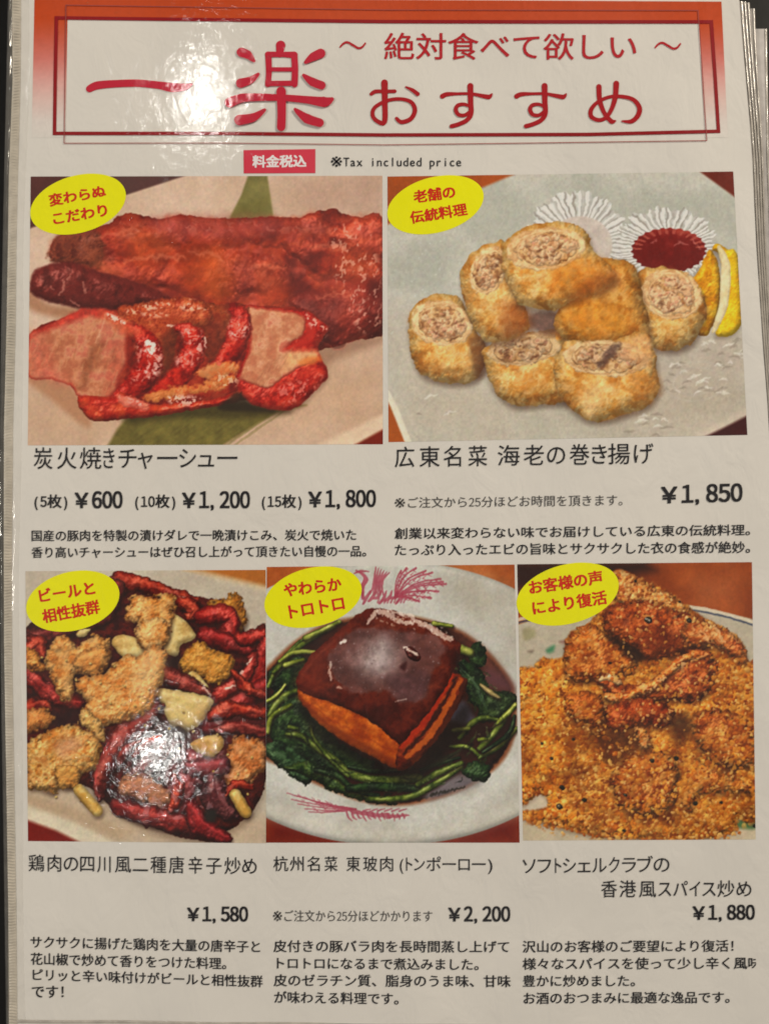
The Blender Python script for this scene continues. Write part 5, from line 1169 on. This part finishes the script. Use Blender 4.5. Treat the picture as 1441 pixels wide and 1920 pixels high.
line(D, 'たっぷり入ったエビの旨味とサクサクした衣の食感が絶妙。', (740, 1020, 1042, 1405, 1014.5, 1037), M_BLACK, .011)
line(T, '鶏肉の四川風二種唐辛子炒め', (54, 1601.5, 1634, 481, 1607.5, 1640), M_BLACK, .023, boxes=[(85, 260), (300, 450), (480, 640), (665, 820), (855, 1005), (1055, 1235), (1255, 1425), (1455, 1630), (1660, 1830), (1880, 2035), (2080, 2250), (2285, 2465), (2485, 2645)])
line('price_text', '￥1,580', (350.5, 1699, 1731.5, 465, 1699.5, 1732), M_BLACK, .026, digit_y=1.1)
line(D, 'サクサクに揚げた鶏肉を大量の唐辛子と', (57.5, 1754.5, 1777.5, 487.5, 1763.5, 1786.5), M_BLACK, .011)
line(D, '花山椒で炒めて香りをつけた料理。', (58, 1786, 1809, 424, 1795.5, 1818), M_BLACK, .011)
line(D, 'ピリッと辛い味付けがビールと相性抜群', (61.7, 1816, 1838.5, 492.5, 1829, 1851.5), M_BLACK, .011)
line(D, 'です！', (60, 1848, 1871, 119.5, 1848.5, 1871), M_BLACK, .011)
line(T, '杭州名菜東玻肉(トンポーロー)', (512.5, 1605, 1638, 922.5, 1606, 1639), M_BLACK, .018, boxes=[(75, 240), (260, 415), (455, 595), (650, 795), (895, 1050), (1085, 1240), (1275, 1420), (1495, 1535), (1565, 1635), (1655, 1775), (1795, 1955), (1975, 2125), (2155, 2280), (2305, 2460), (2485, 2535)])
line('order_note', '※ご注文から25分ほどかかります', (511.7, 1706.5, 1728, 810, 1707, 1728.5), M_THIN, -.006)
line('price_text', '￥2,200', (839.5, 1699, 1732, 956, 1699, 1732), M_BLACK, .026, digit_y=1.1)
line(D, '皮付きの豚バラ肉を長時間蒸し上げて', (512.5, 1762.5, 1785.5, 954, 1764, 1786.5), M_BLACK, .011)
line(D, 'トロトロになるまで煮込みました。', (519, 1794.5, 1817, 896.7, 1797.5, 1819.5), M_BLACK, .011)
line(D, '皮のゼラチン質、脂身のうま味、甘味', (513, 1826.5, 1849.5, 956.7, 1828.5, 1851.5), M_BLACK, .011)
line(D, 'が味わえる料理です。', (514, 1858, 1881, 746.7, 1861.5, 1884), M_BLACK, .011)
line(T, 'ソフトシェルクラブの', (979, 1607, 1638, 1254, 1604, 1635), M_BLACK, .018, boxes=[(115, 260), (285, 435), (480, 550), (570, 715), (735, 880), (900, 1060), (1085, 1205), (1235, 1390), (1405, 1580), (1590, 1765)])
line(T, '香港風スパイス炒め', (1126.5, 1650.5, 1683, 1407.5, 1650.5, 1682), M_BLACK, .023, boxes=[(1000, 1175), (1205, 1390), (1425, 1615), (1640, 1785), (1810, 1970), (1990, 2110), (2135, 2285), (2305, 2495), (2520, 2685)])
line('price_text', '￥1,880', (1297, 1696.5, 1729, 1414, 1696, 1728.5), M_BLACK, .026, digit_y=1.1)
line(D, '沢山のお客様のご要望により復活！', (979, 1763.5, 1786.5, 1374, 1762, 1784.5), M_BLACK, .011)
line(D, '様々なスパイスを使って少し辛く風味', (979, 1796, 1818.5, 1426, 1794, 1817), M_BLACK, .011, clip=1416)
line(D, '豊かに炒めました。', (979.5, 1828, 1850.5, 1189.5, 1828, 1850), M_BLACK, .011)
line(D, 'お酒のおつまみに最適な逸品です。', (981, 1860.5, 1883, 1366.7, 1858.5, 1881), M_BLACK, .011)

# yellow oval badges with two tilted lines each
def badge(cx, cy, a, b, rot, zoom, rows):
    z0x, z0y, zs = zoom
    pts = ell(cx, cy, a, b, rot, 96); k = len(pts)
    o = mesh_obj('badge', [at(x, y, Z_BADGE) for x, y in reversed(pts)], [tuple(range(k))], M_YELLOW, page)
    for text, (xa, ya), (xb, yb), h in rows:
        xa, xb = xa / zs + z0x, xb / zs + z0x; ya, yb = ya / zs + z0y, yb / zs + z0y; h = h / zs
        line('badge_text', text, ('tilt', xa, ya, xb, yb, h), M_BADGE, .030, parent=o)
badge(146.6, 382.7, 92, 53.5, -16, (40, 310, 3.556), [('変わらぬ', (185, 235), (562, 167), 84), ('こだわり', (212, 358), (572, 296), 80)])
badge(816, 384, 92.5, 52, -15, (710, 310, 3.556), [('老舗の', (230, 212), (507, 174), 86), ('伝統料理', (208, 350), (587, 290), 86)])
badge(136.7, 1127, 89, 55, -14, (40, 1050, 3.066), [('ビールと', (103, 206), (422, 156), 76), ('相性抜群', (122, 326), (450, 266), 82)])
badge(586.6, 1119.7, 93, 55, -14, (490, 1050, 2.941), [('やわらか', (123, 168), (440, 130), 74), ('トロトロ', (152, 288), (455, 235), 74)])
badge(1063.4, 1114, 98, 55.5, -15, (960, 1050, 3.066), [('お客様の声', (95, 160), (517, 96), 82), ('により復活', (115, 278), (542, 212), 82)])

load_glyphs({(c, 0) for l in LINES for ch in l[1] if ch != ' ' for c in ((ch, chr(ord(ch) + 0xFEE0)) if ch.isdigit() else (ch,))})
for name, text, quad, mat, off, boxes, parent, clip, dup, kw in LINES:
    V, F = lay(text, 0, boxes, **kw)
    lv = np.zeros(len(V))
    if off > 0:                                            # heavier weights: the same outline struck again a hair aside
        oy = off * (.2 if name == 'dish_title' else .8); ox = off * (1.35 if name == 'dish_title' else 1)
        sh = [(-ox, -oy), (ox, -oy), (ox, oy), (-ox, oy)]; n0 = len(V); F0 = F
        V = np.concatenate([V + np.array(d) for d in sh]); F = [tuple(q + n0 * i for q in p) for i in range(4) for p in F0]
        lv = np.repeat(np.arange(4.), n0)
    lo, hi = V.min(0), V.max(0); u = (V[:, 0] - lo[0]) / (hi[0] - lo[0]); v = (V[:, 1] - lo[1]) / (hi[1] - lo[1])
    if quad[0] == 'tilt':
        _, xa, ya, xb, yb, h = quad; L_ = math.hypot(xb - xa, yb - ya); ux, uy = (xb - xa) / L_, (yb - ya) / L_
        s = (.5 - v) * h
        px = xa + (xb - xa) * u - uy * s; py = ya + (yb - ya) * u + ux * s
    else:
        x0, t0, b0, x1, t1, b1 = quad
        px = x0 + (x1 - x0) * u; tp = t0 + (t1 - t0) * u; bt = b0 + (b1 - b0) * u; py = bt + (tp - bt) * v
    P3 = at_np(px, py, Z_TEXT); P3[:, 2] += lv * .004 * MM
    o = mesh_obj(name, P3, F, mat, parent or page)
    if parent and parent != page: o.matrix_parent_inverse = Matrix.Identity(4)
    bm = bmesh.new(); bm.from_mesh(o.data)
    for f in bm.faces:
        if f.normal.z < 0: f.normal_flip()
    if clip:
        p = at(clip, py.mean(), Z_TEXT)
        bmesh.ops.bisect_plane(bm, geom=bm.verts[:] + bm.edges[:] + bm.faces[:], plane_co=p, plane_no=(1, 0, 0), clear_outer=True)
    bm.to_mesh(o.data); bm.free()

# ================================================================ pages stacked behind, seen as sleeve edges at the right
def back_page(edge, z, top, label, group=None, hem_w=4.5, mat=M_UNDER):
    o = empty('sleeve_page', (0, 0, z), label, 'sleeve page', group)
    ys = np.linspace(top, 1990, 120)
    V = []
    for y in ys:
        xr = interp(edge, y) - hem_w
        for x in np.linspace(60, xr, 12): V.append(at_np(x, y, z)[0])
    grid_obj('paper_sheet', np.array(V), len(ys), 12, mat, o)
    ys = np.arange(top, 1990, 3.0); V = []; nw = 8
    ph = z * 9000
    for y in ys:
        xr = interp(edge, y)
        for u in np.linspace(0, 1, nw):
            h = (.05 + .20 * math.sin(math.pi * u) ** .8 * (1 + .3 * math.sin(y * .023 + ph) + .2 * math.sin(y * .11 + ph * 2))) * MM
            V.append(at_np(xr - hem_w * (1 - u), y, z + h)[0])
    grid_obj('sleeve_edge', np.array(V), len(ys), nw, M_HEM, o)
    return o
def shifted(d0, d1): return [(y, x + float(np.interp(y, [0, 120, 300, 450, 700], [d0, (d0 * .4 + d1 * .6), d1, d1 * .9, d1 * .8]))) for y, x in RIGHT]
G = 'pages stacked behind the front page'
LB = 'sleeved page stacked behind the front menu page, only its glossy edge showing'
back_page(shifted(6.5, 6), -.0009, 2, LB, G)
back_page(shifted(13, 11), -.0018, 3, LB, G)
back_page(shifted(19.5, 16), -.0027, 5, LB, G)
back_page(shifted(29, 21), -.0036, 16, LB, G)
M_LAST = plain_mat('paper_of_last_page', (.66, .63, .62), .5, .4, (120, .0001, (2, .4, 1)))
back_page([(0, 1437.5), (60, 1437), (140, 1438), (300, 1441), (600, 1452), (2000, 1490)], -.0048, 54, 'lowest whitish sleeved page jutting out at the top right over black', hem_w=5, mat=M_LAST)
